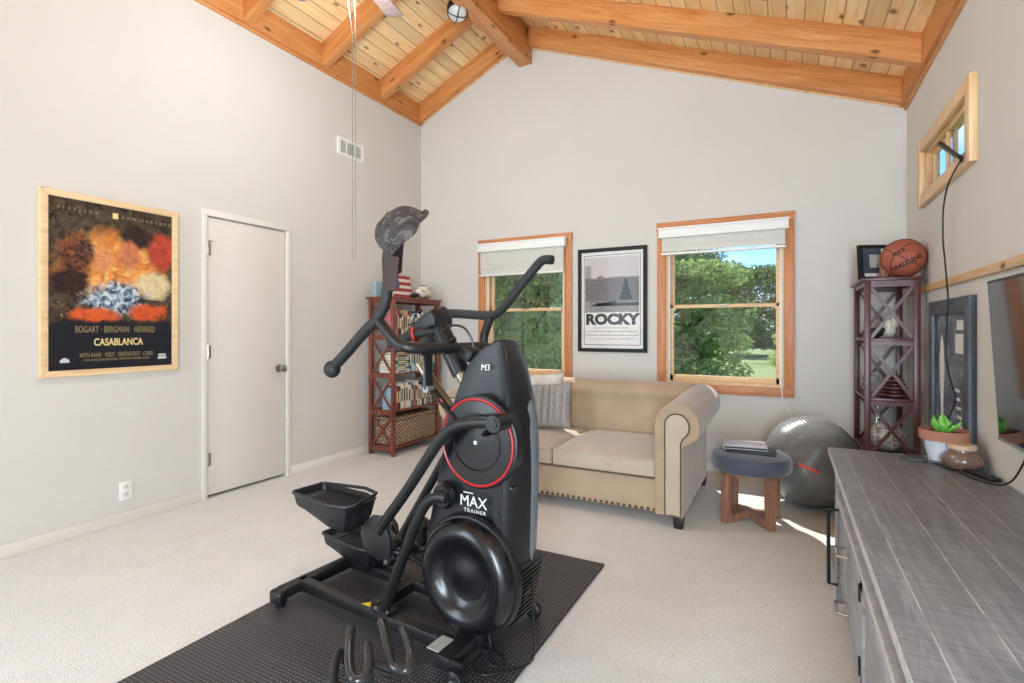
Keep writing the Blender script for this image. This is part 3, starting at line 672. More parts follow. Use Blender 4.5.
def pull(parent, y, z, L=.11, vert=False):
    g = MB()
    if vert: g.tube([(.205, y, z-L/2), (.168, y, z-L/2), (.166, y, z+L/2), (.205, y, z+L/2)], .0075, 8)
    else: g.tube([(.205, y-L/2, z), (.172, y-L/2+.006, z), (.172, y+L/2-.006, z), (.205, y+L/2, z)], .006, 8)
    g.build('pull', M['chrome'] if not vert else M['blk'], parent)
# end door with tall pull, drawers, beadboard doors
f = MB(); f.span(.212, .236, 2.46, 2.755, .09, .455, bev=.003); dd = f.build('door', M['conside'], con); pull(dd, 2.70, .26, .33, True)
for z0, z1, zp in ((.09, .268, .15), (.274, .455, .365)):
    f = MB(); f.span(.212, .236, 1.97, 2.45, z0, z1, bev=.003); dr = f.build('drawer', M['conside'], con); pull(dr, 2.36, zp)
f = MB(); f.span(.226, .2355, cy0+.04, cyb-.04, CT-.108, CT-.034); f.build('apron', M['blueframe'], con)
for ya, yb in ((1.22, 1.95), (.49, 1.21)):
    f = MB(); f.span(.214, .236, ya, yb, .09, .455, bev=.002); dd = f.build('door', M['conbead'], con)
    g = MB(); g.span(.206, .216, ya, ya+.05, .09, .455); g.span(.206, .216, yb-.05, yb, .09, .455); g.span(.206, .216, ya, yb, .41, .455); g.span(.206, .216, ya, yb, .09, .135); g.build('door_frame', M['conside'], dd)
    for z in (.14, .37):
        g = MB(); g.span(.200, .207, yb-.008, yb+.006, z, z+.055); g.build('hinge', M['blk'], dd)
# things on the console
pot = empty('potted_succulent', (.655, 3.10, CT), 'green succulent in a terracotta rimmed white pot on the grey console', 'potted plant')
pc = (.655, 3.10, CT)
M['terra'] = plain('terracotta', rgb(164, 112, 92), .75, var=.1, sc=20)
M['potw'] = plain('white_glaze', rgb(202, 206, 212), .5)
M['soil'] = plain('potting_soil', rgb(66, 44, 34), .95, var=.4, sc=60, bump=1, bsc=90)
M['succ'] = plain('succulent_green', rgb(104, 172, 66), .4, var=.25, sc=18)
f = MB(); f.lathe([(0, 0), (.068, 0), (.075, .006), (.077, .014), (.0, .014)], pc, n=28); f.build('saucer', M['navy'], pot)
f = MB(); f.lathe([(0, .014), (.058, .014), (.07, .06), (.078, .112), (.0, .112)], pc, n=28); f.build('pot', M['potw'], pot)
f = MB(); f.lathe([(.078, .108), (.094, .108), (.097, .15), (.092, .154), (.086, .15), (.082, .125), (.07, .12)], pc, n=32, caps=False); f.build('rim', M['terra'], pot)
f = MB(); f.lathe([(0, .11), (.085, .11), (.084, .137), (0, .142)], pc, n=28); f.build('soil', M['soil'], pot)
def leaf(base, d, L, w, t=.008, curl=.3):
    base = Vector(base); d = Vector(d).normalized(); sd = d.cross(Vector((0, 0, 1))).normalized(); up = sd.cross(d)
    g = MB(); rings = []
    for i in range(9):
        s_ = i/8; ww = w*math.sin(PI*(.08+.9*s_))**.8*(.55+.75*s_ if s_ < .6 else 1.0); c_ = base+d*L*s_+up*(curl*L*s_*s_)
        rings.append([c_+sd*ww*math.cos(2*PI*k/10)+up*t*math.sin(2*PI*k/10)*(1 if i < 8 else .3) for k in range(10)])
    g.loft(rings); return g
for d_, L, w in (((-.55, -.25, .75), .075, .03), ((-.1, -.5, .75), .06, .03), ((.1, -.25, .95), .085, .022), ((.25, .3, .9), .085, .028), ((-.45, .3, .8), .08, .028), ((.85, -.25, .45), .085, .014), ((.6, .4, .5), .07, .015), ((.5, -.6, .35), .07, .013)):
    leaf((pc[0]-.01+d_[0]*.01, pc[1]+d_[1]*.01, CT+.135), d_, L, w).build('leaf', M['succ'], pot)
jar = empty('glass_jar', (.695, 2.99, CT), 'squat brown textured glass jar with a wooden lid beside the potted succulent', 'jar')
M['amber'] = plain('smoky_brown_glass', rgb(112, 88, 76), .15, var=.2, sc=60, bump=.8, bsc=110, coat=.6)
jc = (.695, 2.99, CT)
f = MB(); f.lathe([(0, .001), (.05, .001), (.066, .012), (.076, .035), (.075, .05), (.06, .07), (.047, .08), (.046, .088), (0, .088)], jc, n=36); f.build('jar_body', M['amber'], jar)
M['lid'] = plain('beech_lid', rgb(196, 164, 134), .5)
f = MB(); f.lathe([(0, .088), (.05, .088), (.053, .092), (.052, .108), (.048, .111), (0, .111)], jc, n=32); f.build('lid', M['lid'], jar)
M['coast'] = plain('dark_coaster', rgb(74, 78, 78), .5)
f = MB(); f.lathe([(0, 0), (.05, 0), (.054, .004), (.054, .012), (.05, .015), (0, .015)], (.545, 3.10, CT), n=36)
tag(f.build('drink_coaster', [M['coast']]), 'round dark grey coaster lying on the grey console left of the plant', 'coaster')
rem = empty('remote_control', (.73, 2.86, CT), 'slim black remote control lying on the console in front of the brown jar', 'remote control', rz=.35)
f = MB(); f.span(-.022, .022, -.08, .08, .001, .017, bev=.005); f.build('casing', M['blk'], rem, local=True)
for k in range(6):
    for j in (-1, 0, 1):
        f = MB(); f.span(j*.012-.004, j*.012+.004, -.055+k*.018, -.045+k*.018, .0165, .019, bev=.001); f.build('button', M['grey'], rem, local=True)
f = MB(); f.tube([(.61, 3.05, CT+.004), (.625, 2.97, CT+.004), (.66, 2.90, CT+.004), (.69, 2.80, CT+.004), (.735, 2.72, CT+.006), (.755, 2.66, CT+.03), (.765, 2.60, CT+.08), (.772, 2.5, CT+.2)], .0035, 8, sm=6)
tag(f.build('cable', M['blk']), 'thin black cable lying on the console behind the remote and running up to the television', 'cable')

# ------------------------------------------------------------------ etageres
def etagere(loc, x0, x1, y0, y1, tops, wm, label, ov=.02):
    r = empty('open_shelf_unit', loc, label, 'bookshelf')
    p = .034; H = tops[-1]
    for x in (x0, x1-p):
        for y in (y0, y1-p):
            g = MB(); g.span(x, x+p, y, y+p, 0, H-.02, bev=.002); g.build('post', wm, r)
    g = MB(); g.span(x0-ov, x1+ov*.5, y0-ov, y1+ov, H-.02, H, bev=.003); g.build('top_board', wm, r)
    for z in tops[:-1]:
        g = MB(); g.span(x0+.004, x1-.004, y0+.004, y1-.004, z-.018, z, bev=.001)
        for y in (y0+.003, y1-.028): g.span(x0+p, x1-p, y, y+.025, z-.045, z-.018)
        g.build('shelf', wm, r)
    for y in (y0+.006, y1-.024):
        g = MB(); g.span(x0+p, x1-p, y, y+.018, H-.06, H-.02); g.build('top_rail', wm, r)
    g = MB(); g.span(x0+.004, x0+.02, y0+p, y1-p, H-.05, H-.02); g.span(x1-.02, x1-.004, y0+p, y1-p, H-.05, H-.02); g.build('front_rail', wm, r)
    for k in range(len(tops)-1):
        za, zb_ = tops[k], tops[k+1]-(.06 if k == len(tops)-2 else .045)
        for y in (y0+.012, y1-.022):
            g = MB(); dx, dz = (x1-x0-2*p), zb_-za; L = math.hypot(dx, dz); a_ = math.atan2(dz, dx)
            c_ = ((x0+x1)/2, y+.005, (za+zb_)/2)
            g.box(c_, (L-.012, .012, .02), rot=(0, -a_, 0)); g.box((c_[0], c_[1]+.0005, c_[2]), (L-.012, .010, .02), rot=(0, a_, 0)); g.build('cross_brace', wm, r)
    return r
TOPS = [.09, .44, .80, 1.17, 1.545]
etagere((-3.505, 4.26, 0), -3.645, -3.33, 3.88, 4.64, TOPS, M['redwood'], 'reddish-brown open bookshelf with X sides standing in the far left corner')
TOPR = [.07, .41, .775, 1.165, 1.56]
etagere((.60, 4.39, 0), .456, .75, 4.09, 4.70, TOPR, M['burg'], 'tall burgundy open shelf with X sides standing in the far right corner')

# books on the left shelf
bookcols = {'white': (224, 222, 214), 'cream': (226, 220, 202), 'black': (36, 36, 40), 'navy': (44, 56, 88), 'red': (150, 46, 44), 'teal': (70, 120, 130), 'tan': (176, 146, 108), 'grey': (130, 132, 134), 'yellow': (200, 178, 120), 'green': (66, 96, 72), 'pink': (196, 120, 130), 'pale blue': (150, 178, 196)}
BM_ = {k: plain('book_'+k.replace(' ', '_'), rgb(*v), .5, var=.08, sc=30) for k, v in bookcols.items()}
M['pages'] = plain('book_pages', rgb(226, 218, 196), .8, var=.05, sc=80)
ORD = ['first', 'second', 'third', 'fourth', 'fifth', 'sixth', 'seventh', 'eighth', 'ninth', 'tenth', 'eleventh', 'twelfth', 'thirteenth', 'fourteenth', 'fifteenth', 'sixteenth', 'seventeenth', 'eighteenth', 'nineteenth', 'twentieth']
def book(x0, x1, y0, y1, z0, z1, col, label, group, lying=False):
    r = empty('book', ((x0+x1)/2, (y0+y1)/2, z0), label, 'book', group)
    c = .003
    g = MB()
    if not lying:
        g.span(x0, x1, y0, y0+c, z0, z1); g.span(x0, x1, y1-c, y1, z0, z1); g.span(x1-c, x1, y0+c, y1-c, z0, z1)
        g.build('cover', BM_[col], r); g = MB(); g.span(x0+.004, x1-c, y0+c, y1-c, z0+.003, z1-.004); g.build('pages', M['pages'], r)
    else:
        g.span(x0, x1, y0, y1, z0, z0+c); g.span(x0, x1, y0, y1, z1-c, z1); g.span(x1-c, x1, y0, y1, z0+c, z1-c)
        g.build('cover', BM_[col], r); g = MB(); g.span(x0+.004, x1-c, y0+.004, y1-.004, z0+c, z1-c); g.build('pages', M['pages'], r)
    g = MB()
    if not lying: g.span(x1, x1+.0006, y0+.25*(y1-y0), y1-.25*(y1-y0), z0+.3*(z1-z0), z0+.8*(z1-z0))
    else: g.span(x1, x1+.0006, y0+.2*(y1-y0), y1-.2*(y1-y0), z0+.3*(z1-z0), z1-.3*(z1-z0))
    g.build('spine_title', M['cream'] if col in ('black', 'navy', 'red', 'teal', 'green', 'grey') else M['ink'], r)
    return r
def row(y, yend, z, cols, hmin, hmax, rowname, group):
    i = 0
    while y < yend and i < 20:
        t = random.uniform(.02, .042); h = random.uniform(hmin, hmax); dpt = random.uniform(.13, .17)
        if y+t > yend: break
        cl = cols[i % len(cols)]
        book(-3.36-dpt, -3.36, y, y+t, z+.0005, z+h, cl, '%s upright book, %s from the left in the %s' % (cl, ORD[i], rowname), group)
        y += t+.0015; i += 1
row(3.93, 4.59, .44, ['pale blue', 'red', 'black', 'cream', 'yellow', 'cream', 'white', 'grey', 'navy', 'pink', 'black', 'white', 'yellow', 'cream', 'navy', 'white', 'grey', 'tan', 'black'], .2, .27, 'row above the wicker basket', 'upright books above the wicker basket')
row(4.16, 4.59, .80, ['teal', 'white', 'pale blue', 'white', 'cream', 'grey', 'white', 'white', 'pale blue', 'teal', 'white', 'grey'], .2, .27, 'row beside the lying book stack', 'upright books beside the lying stack')
z = .8005
for i, cl in enumerate(['white', 'grey', 'cream', 'green', 'white', 'tan', 'black']):
    h = random.uniform(.02, .034); w_ = random.uniform(-.01, .01)
    book(-3.55, -3.355+w_, 3.925, 4.145+w_, z, z+h, cl, '%s book lying flat, %s from the bottom of the stack' % (cl, ORD[i]), 'books lying in a stack on the middle shelf', True); z += h+.0005
row(3.95, 4.58, 1.17, ['pink', 'red', 'black', 'cream', 'tan', 'yellow', 'white', 'red', 'white', 'pale blue', 'black', 'white', 'cream', 'navy', 'white', 'teal', 'white', 'grey'], .18, .26, 'row on the highest bookshelf board', 'upright books on the highest board')
# basket
M['wick'] = None
def wicker():
    a = NT('woven_seagrass'); a.set(.85)
    tc = a.n('ShaderNodeTexCoord'); sep = a.n('ShaderNodeSeparateXYZ'); a.l(tc.outputs['Object'], sep.inputs[0])
    k = 2*PI/.05
    h = a.math('MULTIPLY', a.math('SINE', a.math('MULTIPLY', a.math('ADD', sep.outputs[0], sep.outputs[1]), k)), a.math('SINE', a.math('MULTIPLY', sep.outputs[2], k*1.3)))
    n = a.noise(tc.outputs['Object'], 45, 3)
    f = a.math('ADD', a.math('MULTIPLY', h, .3), n)
    a.l(a.ramp(f, [(.3, rgb(94, 70, 50)), (.55, rgb(160, 132, 102)), (.8, rgb(196, 172, 140))]), a.b.inputs['Base Color']); a.bump(f, 1., .01); return a.m
M['wick'] = wicker()
b = empty('wicker_basket', (-3.5, 4.25, .09), 'woven seagrass basket with a lid on the lowest bookshelf board', 'basket')
g = MB(); g.span(-3.60, -3.345, 3.93, 4.58, .0905, .335, bev=.02, seg=3); g.build('basket_body', M['wick'], b)
g = MB(); g.span(-3.607, -3.338, 3.92, 4.59, .337, .365, bev=.012, seg=3); g.build('lid', M['wick'], b)
# top of left shelf
M['flagr'] = plain('flag_red', rgb(164, 44, 48), .6, var=.15, sc=20); M['flagw'] = plain('flag_white', rgb(222, 214, 204), .6, var=.08, sc=20); M['flagb'] = plain('flag_blue', rgb(60, 84, 120), .6, var=.1, sc=20)
fl = empty('flag_plaque', (-3.47, 4.14, 1.545), 'small red and white striped flag plaque leaning on top of the bookshelf', 'flag plaque')
g = MB(); g.M = Matrix.Translation((-3.43, 4.155, 1.5455)) @ Matrix.Rotation(-.22, 4, 'Y')
Wd, Hh = .30, .235; st = Hh/7
g.span(-.014, 0, -Wd/2, Wd/2, 0, Hh)
gs = g.build('panel', M['flagw'], fl)
for k in range(0, 7, 2):
    g = MB(); g.M = Matrix.Translation((-3.43, 4.155, 1.5455)) @ Matrix.Rotation(-.22, 4, 'Y'); g.span(-.001, .003, -Wd/2, Wd/2, k*st, (k+1)*st); g.build('stripe', M['flagr'], fl)
g = MB(); g.M = Matrix.Translation((-3.43, 4.155, 1.5455)) @ Matrix.Rotation(-.22, 4, 'Y'); g.span(-.001, .0045, -Wd/2, -Wd/2+.11, st*3, Hh); g.build('canton', M['flagb'], fl)
fb = empty('signed_football', (-3.45, 4.5, 1.545), 'white football covered in dark signatures on top of the bookshelf', 'football')
def spot():
    a = NT('white_leather_with_ink'); a.set(.5); v = a.coord()
    f = a.noise(v, 26, 4, .7, 1.)
    a.l(a.ramp(f, [(.57, rgb(226, 220, 206)), (.61, rgb(50, 44, 44))]), a.b.inputs['Base Color']); return a.m
M['spot'] = spot()
g = MB(); rings = []
for i in range(17):
    t = -1+2*i/16; r_ = .075*max(.02, (1-abs(t)**2.2))**.75; rings.append([Vector((-3.44+r_*math.cos(2*PI*k/24), 4.5+t*.135, 1.545+.0755+r_*math.sin(2*PI*k/24))) for k in range(24)])
g.loft(rings); g.build('ball_body', M['spot'], fb)
g = MB(); g.tube([(-3.44, 4.44, 1.693), (-3.44, 4.5, 1.697), (-3.44, 4.56, 1.693)], .004, 8)
for k in range(6): g.cyl((-3.455, 4.455+k*.018, 1.693), (-3.425, 4.455+k*.018, 1.693), .0025, 6)
g.build('laces', M['ink'], fb)
g = MB(); g.span(-3.62, -3.59, 3.92, 4.03, 1.5455, 1.70, bev=.002)
tag(g.build('display_case', BM_['pale blue']), 'blue-grey upright box at the wall end of the bookshelf top', 'box')
g = MB(); g.ball((-3.42, 4.30, 1.575), (.03, .045, .0295)); g.ball((-3.40, 4.335, 1.585), (.018, .02, .018))
tag(g.build('small_figurine', M['ink']), 'small black figurine between the flag plaque and the white football', 'figurine')

# right shelf items
M['bball'] = plain('basketball_leather', rgb(160, 84, 62), .6, var=.08, sc=30, bump=.5, bsc=260)
bb = empty('basketball', (.665, 4.215, 1.56), 'orange-brown basketball resting on top of the burgundy shelf', 'basketball')
bc = Vector((.675, 4.18, 1.686)); R_ = .125
g = MB(); g.ball(bc, R_, 40, 24); g.build('ball_body', M['bball'], bb)
Rb = Euler((.35, .5, .4)).to_matrix()
def seam(fn, nm='seam'):
    g = MB(); g.tube([bc+Rb @ fn(t*2*PI/60)*R_*1.001 for t in range(60)], .0022, 6, closed=True); g.build(nm, M['ink'], bb)
seam(lambda t: Vector((math.cos(t), math.sin(t), 0))); seam(lambda t: Vector((math.cos(t), 0, math.sin(t))))
for s_ in (-1, 1):
    seam(lambda t: Vector((math.cos(t)*.80, s_*(.60+.14*math.cos(2*t)), math.sin(t)*.8)).normalized())
def ball_text(s, size, el, spread, az0):
    # letters wrapped around the ball side facing the camera
    vd = (Vector((0, 0, 1.25))-bc).normalized(); ex = Vector((0, 0, 1)).cross(vd).normalized(); ey = vd.cross(ex)
    for i, ch in enumerate(s):
        a_ = (i-(len(s)-1)/2)*spread; roll = .5
        d2 = (math.sin(a_)*math.cos(roll)-el*math.sin(roll), math.sin(a_)*math.sin(roll)+el*math.cos(roll))
        dd_ = (vd*math.sqrt(max(.05, 1-d2[0]**2-d2[1]**2))+ex*d2[0]+ey*d2[1]).normalized()
        e1 = (ex*math.cos(roll)+ey*math.sin(roll)); e1 = (e1-dd_*e1.dot(dd_)).normalized(); e2 = dd_.cross(e1)
        text(ch, size, M['ink'], bb, frameM(bc+dd_*(R_+.0005), e1, e2), off=.001)
ball_text('SPALDING', .04, -.28, .185, 0)
ball_text('NBA', .03, .35, .2, 0)
pf = empty('photo_frame', (.53, 4.4, 1.56), 'small black photo frame standing behind the basketball', 'photo frame', rz=0)
Mx = Matrix.Translation((.545, 4.33, 1.5605)) @ Matrix.Rotation(.42, 4, 'Z') @ Matrix.Rotation(-.08, 4, 'X')
g = MB(); g.M = Mx; g.span(-.1, .1, 0, .03, 0, .25, bev=.003); g.build('frame', M['bframe'], pf)
g = MB(); g.M = Mx; g.span(-.075, .075, -.0015, .001, .025, .225); g.build('mat_board', M['blueframe'], pf)
g = MB(); g.M = Mx; g.span(-.035, .035, -.003, 0, .09, .18); g.build('print', M['lblw'], pf)
g = MB(); g.M = Mx; g.span(.045, .06, -.003, 0, .03, .22); g.span(-.07, .045, -.003, 0, .028, .05); g.build('inner_mount', M['paper'], pf)
g = MB(); g.M = Matrix.Translation((.575, 4.2, 1.5605)) @ Matrix.Rotation(.3, 4, 'Z'); g.span(-.02, .02, -.02, .02, 0, .13, bev=.002)
tag(g.build('wooden_block', M['stoolwood']), 'small upright wooden block between the photo frame and basketball', 'block')
# wire sphere
ws = empty('wire_sphere', (.54, 4.45, .7755), 'openwork wire sphere on the middle board of the burgundy shelf', 'ornament')
for k in range(9):
    g = MB(); ax = Vector((random.uniform(-1, 1), random.uniform(-1, 1), random.uniform(-1, 1))).normalized(); u = ax.orthogonal().normalized(); v_ = ax.cross(u)
    g.tube([Vector((.54, 4.45, .85))+(u*math.cos(t*2*PI/28)+v_*math.sin(t*2*PI/28))*.071 for t in range(28)], .003, 6, closed=True); g.build('wire_ring', M['lblw'], ws)
M['clay'] = plain('brown_striped_clay', rgb(110, 70, 58), .4, var=.3, sc=24)
st_ = empty('stacked_bowl_ornament', (.63, 4.3, .7755), 'brown ribbed stacked ornament on the middle board of the burgundy shelf', 'ornament')
zz = .776
for k, r_ in enumerate((.085, .083, .076, .068, .058, .046)):
    g = MB(); g.lathe([(0, 0), (r_*.8, 0), (r_, .008), (r_, .016), (r_*.8, .023), (0, .023)], (.64, 4.27, zz), n=28); g.build('ring', M['clay'] if k % 2 == 0 else M['burg'], st_); zz += .024
vs = empty('glass_vase', (.58, 4.5, .4105), 'clear tall-necked glass vase on the board below the wire sphere', 'vase')
g = MB(); g.lathe([(0, 0), (.05, 0), (.062, .03), (.06, .1), (.03, .18), (.022, .26), (.03, .28), (.026, .28), (.018, .26), (.026, .18), (.055, .1), (.056, .03), (0, .01)], (.58, 4.5, .4105), n=28); g.build('vase_body', M['vase'], vs)
def twine():
    a = NT('pale_twine'); a.set(.8); v = a.coord((1, 1, 1)); f = a.noise(v, 30, 4, .6, 2.)
    a.l(a.ramp(f, [(.4, rgb(120, 116, 108)), (.6, rgb(226, 222, 212))]), a.b.inputs['Base Color']); a.bump(f, 1., .01); return a.m
M['twine'] = twine()
g = MB(); g.ball((.6, 4.24, .5112), (.105, .105, .1), 28, 16)
tag(g.build('woven_ball', M['twine']), 'large pale woven ball on the board under the brown ribbed ornament', 'ornament')
g = MB(); g.ball((.53, 4.25, 1.20), (.05, .035, .034)); g.ball((.57, 4.25, 1.22), (.02, .02, .02))
tag(g.build('small_figurine', M['ink']), 'small dark figurine on the top inner board of the burgundy shelf', 'figurine')
g = MB(); g.ball((.62, 4.33, 1.235), (.04, .04, .069)); g.ball((.65, 4.28, 1.275), (.025, .025, .04))
tag(g.build('white_figurine', M['spot']), 'white speckled figurine on the top inner board of the burgundy shelf', 'figurine')

# ------------------------------------------------------------------ exercise ball
def ballm():
    a = NT('grey_vinyl_ball'); a.set(.22)
    tc = a.n('ShaderNodeTexCoord'); sep = a.n('ShaderNodeSeparateXYZ'); mp = a.n('ShaderNodeMapping'); mp.inputs['Rotation'].default_value = (0, -.55, 0); a.l(tc.outputs['Object'], mp.inputs[0]); a.l(mp.outputs[0], sep.inputs[0])
    s_ = a.math('SINE', a.math('MULTIPLY', sep.outputs[2], 2*PI/.014))
    n = a.noise(tc.outputs['Object'], 6, 3)
    a.l(a.ramp(n, [(.3, rgb(96, 97, 98)), (.7, rgb(124, 125, 125))]), a.b.inputs['Base Color']); a.bump(s_, .35, .002); return a.m
M['exball'] = ballm()
eb = empty('exercise_ball', (.148, 4.17, 0), 'large grey ribbed exercise ball on the carpet by the far wall', 'exercise ball')
ec = Vector((.148, 4.17, .309))
g = MB(); g.ball(ec, .308, 56, 32); g.build('ball_body', M['exball'], eb)
M['redprint'] = plain('orange_red_print', rgb(214, 78, 60), .4)
def on_ball(px, pz, roll):
    pass
vd = (Vector((0, 0, 1.1))-ec).normalized(); ex = Vector((0, 0, 1)).cross(vd).normalized(); ey = vd.cross(ex)
def sph(a_, b_, r=.3085):
    return ec+(vd*math.sqrt(1-a_*a_-b_*b_)+ex*a_+ey*b_)*r
g = MB(); rows_ = []
for i in range(17):
    t = -1+2*i/16; hh = .06*min(1, (1-abs(t))*5+.3)
    ax_, by_ = -.02+t*.2, -.13-t*.07
    rows_.append([sph(ax_, by_-hh/1.6), sph(ax_, by_+hh/1.6)])
for i in range(16): g.quad(rows_[i][0], rows_[i+1][0], rows_[i+1][1], rows_[i][1])
g.build('printed_logo', M['redprint'], eb)
g = MB(); g.lathe([(0, 0), (.012, 0), (.01, .004), (0, .004)], sph(.5, .1, .307), (sph(.5, .1)-ec), 12); g.build('valve', M['ink'], eb)

# ------------------------------------------------------------------ stool
stl = empty('round_stool', (-.2, 3.67, 0), 'round slate-blue velvet stool on crossed walnut legs beside the sofa arm', 'stool')
sc_ = Vector((-.2, 3.67, 0))
g = MB(); g.lathe([(0, .325), (.2, .325), (.225, .333), (.236, .352), (.237, .400), (.228, .425), (.2, .440), (.1, .446), (0, .447)], sc_, n=56); g.build('seat', M['navy'], stl)
g = MB(); g.lathe([(0, .31), (.19, .31), (.19, .327), (0, .327)], sc_, n=40); g.build('seat_base', M['stoolwood'], stl)
for k in range(2):
    for s_ in (-1, 1):
        a_ = math.radians(-50+90*k)+(PI if s_ < 0 else 0)
        g = MB(); g.M = Matrix.Translation(sc_) @ Matrix.Rotation(a_, 4, 'Z')
        g.prism([(.155, 0), (.205, 0), (.200, .31), (.150, .31)], 'y', -.022, .022, bev=.003)
        g.build('leg', M['stoolwood'], stl)
    g = MB(); g.M = Matrix.Translation(sc_) @ Matrix.Rotation(math.radians(-50+90*k), 4, 'Z')
    up = [(-.156, .0), (-.11, .004), (-.06, .022), (0, .03), (.06, .022), (.11, .004), (.156, 0)]; tp = [(.156, .05), (.11, .052), (.05, .062), (0, .066), (-.05, .062), (-.11, .052), (-.156, .05)]
    g.prism(up+tp, 'y', -.02+.001*k, .02-.001*k, bev=.002); g.build('cross_stretcher', M['stoolwood'], stl)
bk = empty('book', (-.22, 3.68, .447), 'large pale hardcover book lying on a dark one on the round stool', 'book')
g = MB(); g.M = Matrix.Translation((-.225, 3.69, .4632)) @ Matrix.Rotation(.12, 4, 'Z'); g.span(-.145, .115, -.1, .1, .0, .004, bev=.001); g.span(-.145, .115, -.1, .1, .016, .02, bev=.001); g.span(-.145, -.141, -.1, .1, .003, .017); g.build('cover', [M['laptop']], bk)
g = MB(); g.M = Matrix.Translation((-.225, 3.69, .4632)) @ Matrix.Rotation(.12, 4, 'Z'); g.span(-.142, .112, -.097, .097, .004, .016); g.build('pages', M['ink'], bk)
g = MB(); g.M = Matrix.Translation((-.195, 3.66, .4472)) @ Matrix.Rotation(-.02, 4, 'Z'); g.span(-.14, .14, -.11, .11, 0, .0155, bev=.003)
tag(g.build('folder', M['ink']), 'thin dark folder lying under the pale book on the round stool', 'folder')

# ------------------------------------------------------------------ sofa
so = empty('sofa', (-1.45, 3.9, 0), 'beige velvet rolled-arm sofa with brown welting and nailhead trim below the far windows', 'sofa')
XI1, XO1 = -.72, -.555; XI0 = -2.10; XO0 = -2.265; SY0, SY1 = 3.29, 4.42
g = MB(); g.span(XI0-.1, XI1+.04, SY0+.015, SY1-.05, .075, .285, bev=.015, seg=3); g.build('base', M['sofa'], so)
for xa, xb in ((XI0+.004, -1.425), (-1.42, XI1-.004)):
    g = MB(); nx, ny = 18, 18; y_0, y_1 = SY0-.005, 4.06
    top, bot = [], []
    for j in range(ny+1):
        ry_, rb_ = [], []
        for i in range(nx+1):
            u, v_ = i/nx, j/ny
            ex_ = min(u, 1-u); ey_ = min(v_, 1-v_)
            pf_ = (1-math.exp(-ex_*14))*(1-math.exp(-ey_*14))
            puff = .028*pf_+.012*math.sin(PI*u)*math.sin(PI*v_)
            x = xa+(xb-xa)*u; y = y_0+(y_1-y_0)*v_
            ry_.append((x, y, .405+puff+.002*math.sin(x*37+y*11))); rb_.append((x, y, .290-.0*puff))
        top.append(ry_); bot.append(rb_)
    V = [p for r_ in top for p in r_]+[p for r_ in bot for p in r_]; n1 = nx+1; T = (nx+1)*(ny+1); F = []
    for j in range(ny):
        for i in range(nx):
            a_ = j*n1+i; F.append((a_, a_+1, a_+1+n1, a_+n1)); F.append((T+a_, T+a_+n1, T+a_+1+n1, T+a_+1))
    for i in range(nx): F.append((i, T+i, T+i+1, i+1)); a_ = ny*n1+i; F.append((a_, a_+1, T+a_+1, T+a_))
    for j in range(ny): a_ = j*n1; F.append((a_, a_+n1, T+a_+n1, T+a_)); a_ = j*n1+nx; F.append((a_, T+a_, T+a_+n1, a_+n1))
    bv, fs = g._add(V, F)
    es = [e for e in g.bm.edges if len(e.link_faces) == 2 and e.calc_face_angle(0) > 1.0]
    bmesh.ops.recalc_face_normals(g.bm, faces=g.bm.faces[:]); es = [e for e in g.bm.edges if e.calc_face_angle(0) > 1.0]
    bmesh.ops.bevel(g.bm, geom=es, offset=.018, segments=4, profile=.5, affect='EDGES')
    cu_ = g.build('seat_cushion', M['cush'], so, angle=60)
    for z_ in (.403, .296):
        g = MB(); e_ = .003
        g.tube([(xa+.015, y_0-e_+.002, z_), (xb-.015, y_0-e_+.002, z_), (xb-.001, y_0+.015, z_), (xb-.001, y_1-.02, z_), (xa+.001, y_1-.02, z_), (xa+.001, y_0+.015, z_)], .005, 8, closed=True); g.build('piping', M['welt'] if z_ < .3 else M['cush'], cu_)
# backrest : profile in y,z extruded along x
def back_profile():
    P = [(4.05, .28), (4.045, .40), (4.06, .52), (4.085, .62), (4.10, .69)]
    cy, cz, r_ = 4.205, .70, .112
    for k in range(0, 15):
        a_ = math.radians(175-k*17); P.append((cy+r_*math.cos(a_)*1.05, cz+r_*math.sin(a_)))
    P += [(4.30, .60), (4.33, .3), (4.35, .12)]
    P += [(4.05, .12)]
    return P
g = MB(); pr = back_profile(); rings = []
for x, k in ((XI0-.115, .55), (XI0-.10, .8), (XI0-.06, .97), (XI0, 1), (-1.7, 1), (-1.41, 1), (-1.1, 1), (XI1, 1), (XI1+.06, .97), (XI1+.10, .8), (XI1+.115, .55)):
    rings.append([Vector((x, 4.2+(y-4.2)*k, .66+(z-.66)*k if z > .5 else z)) for y, z in pr])
g.loft(rings); g.build('backrest', M['sofa'], so, angle=50)
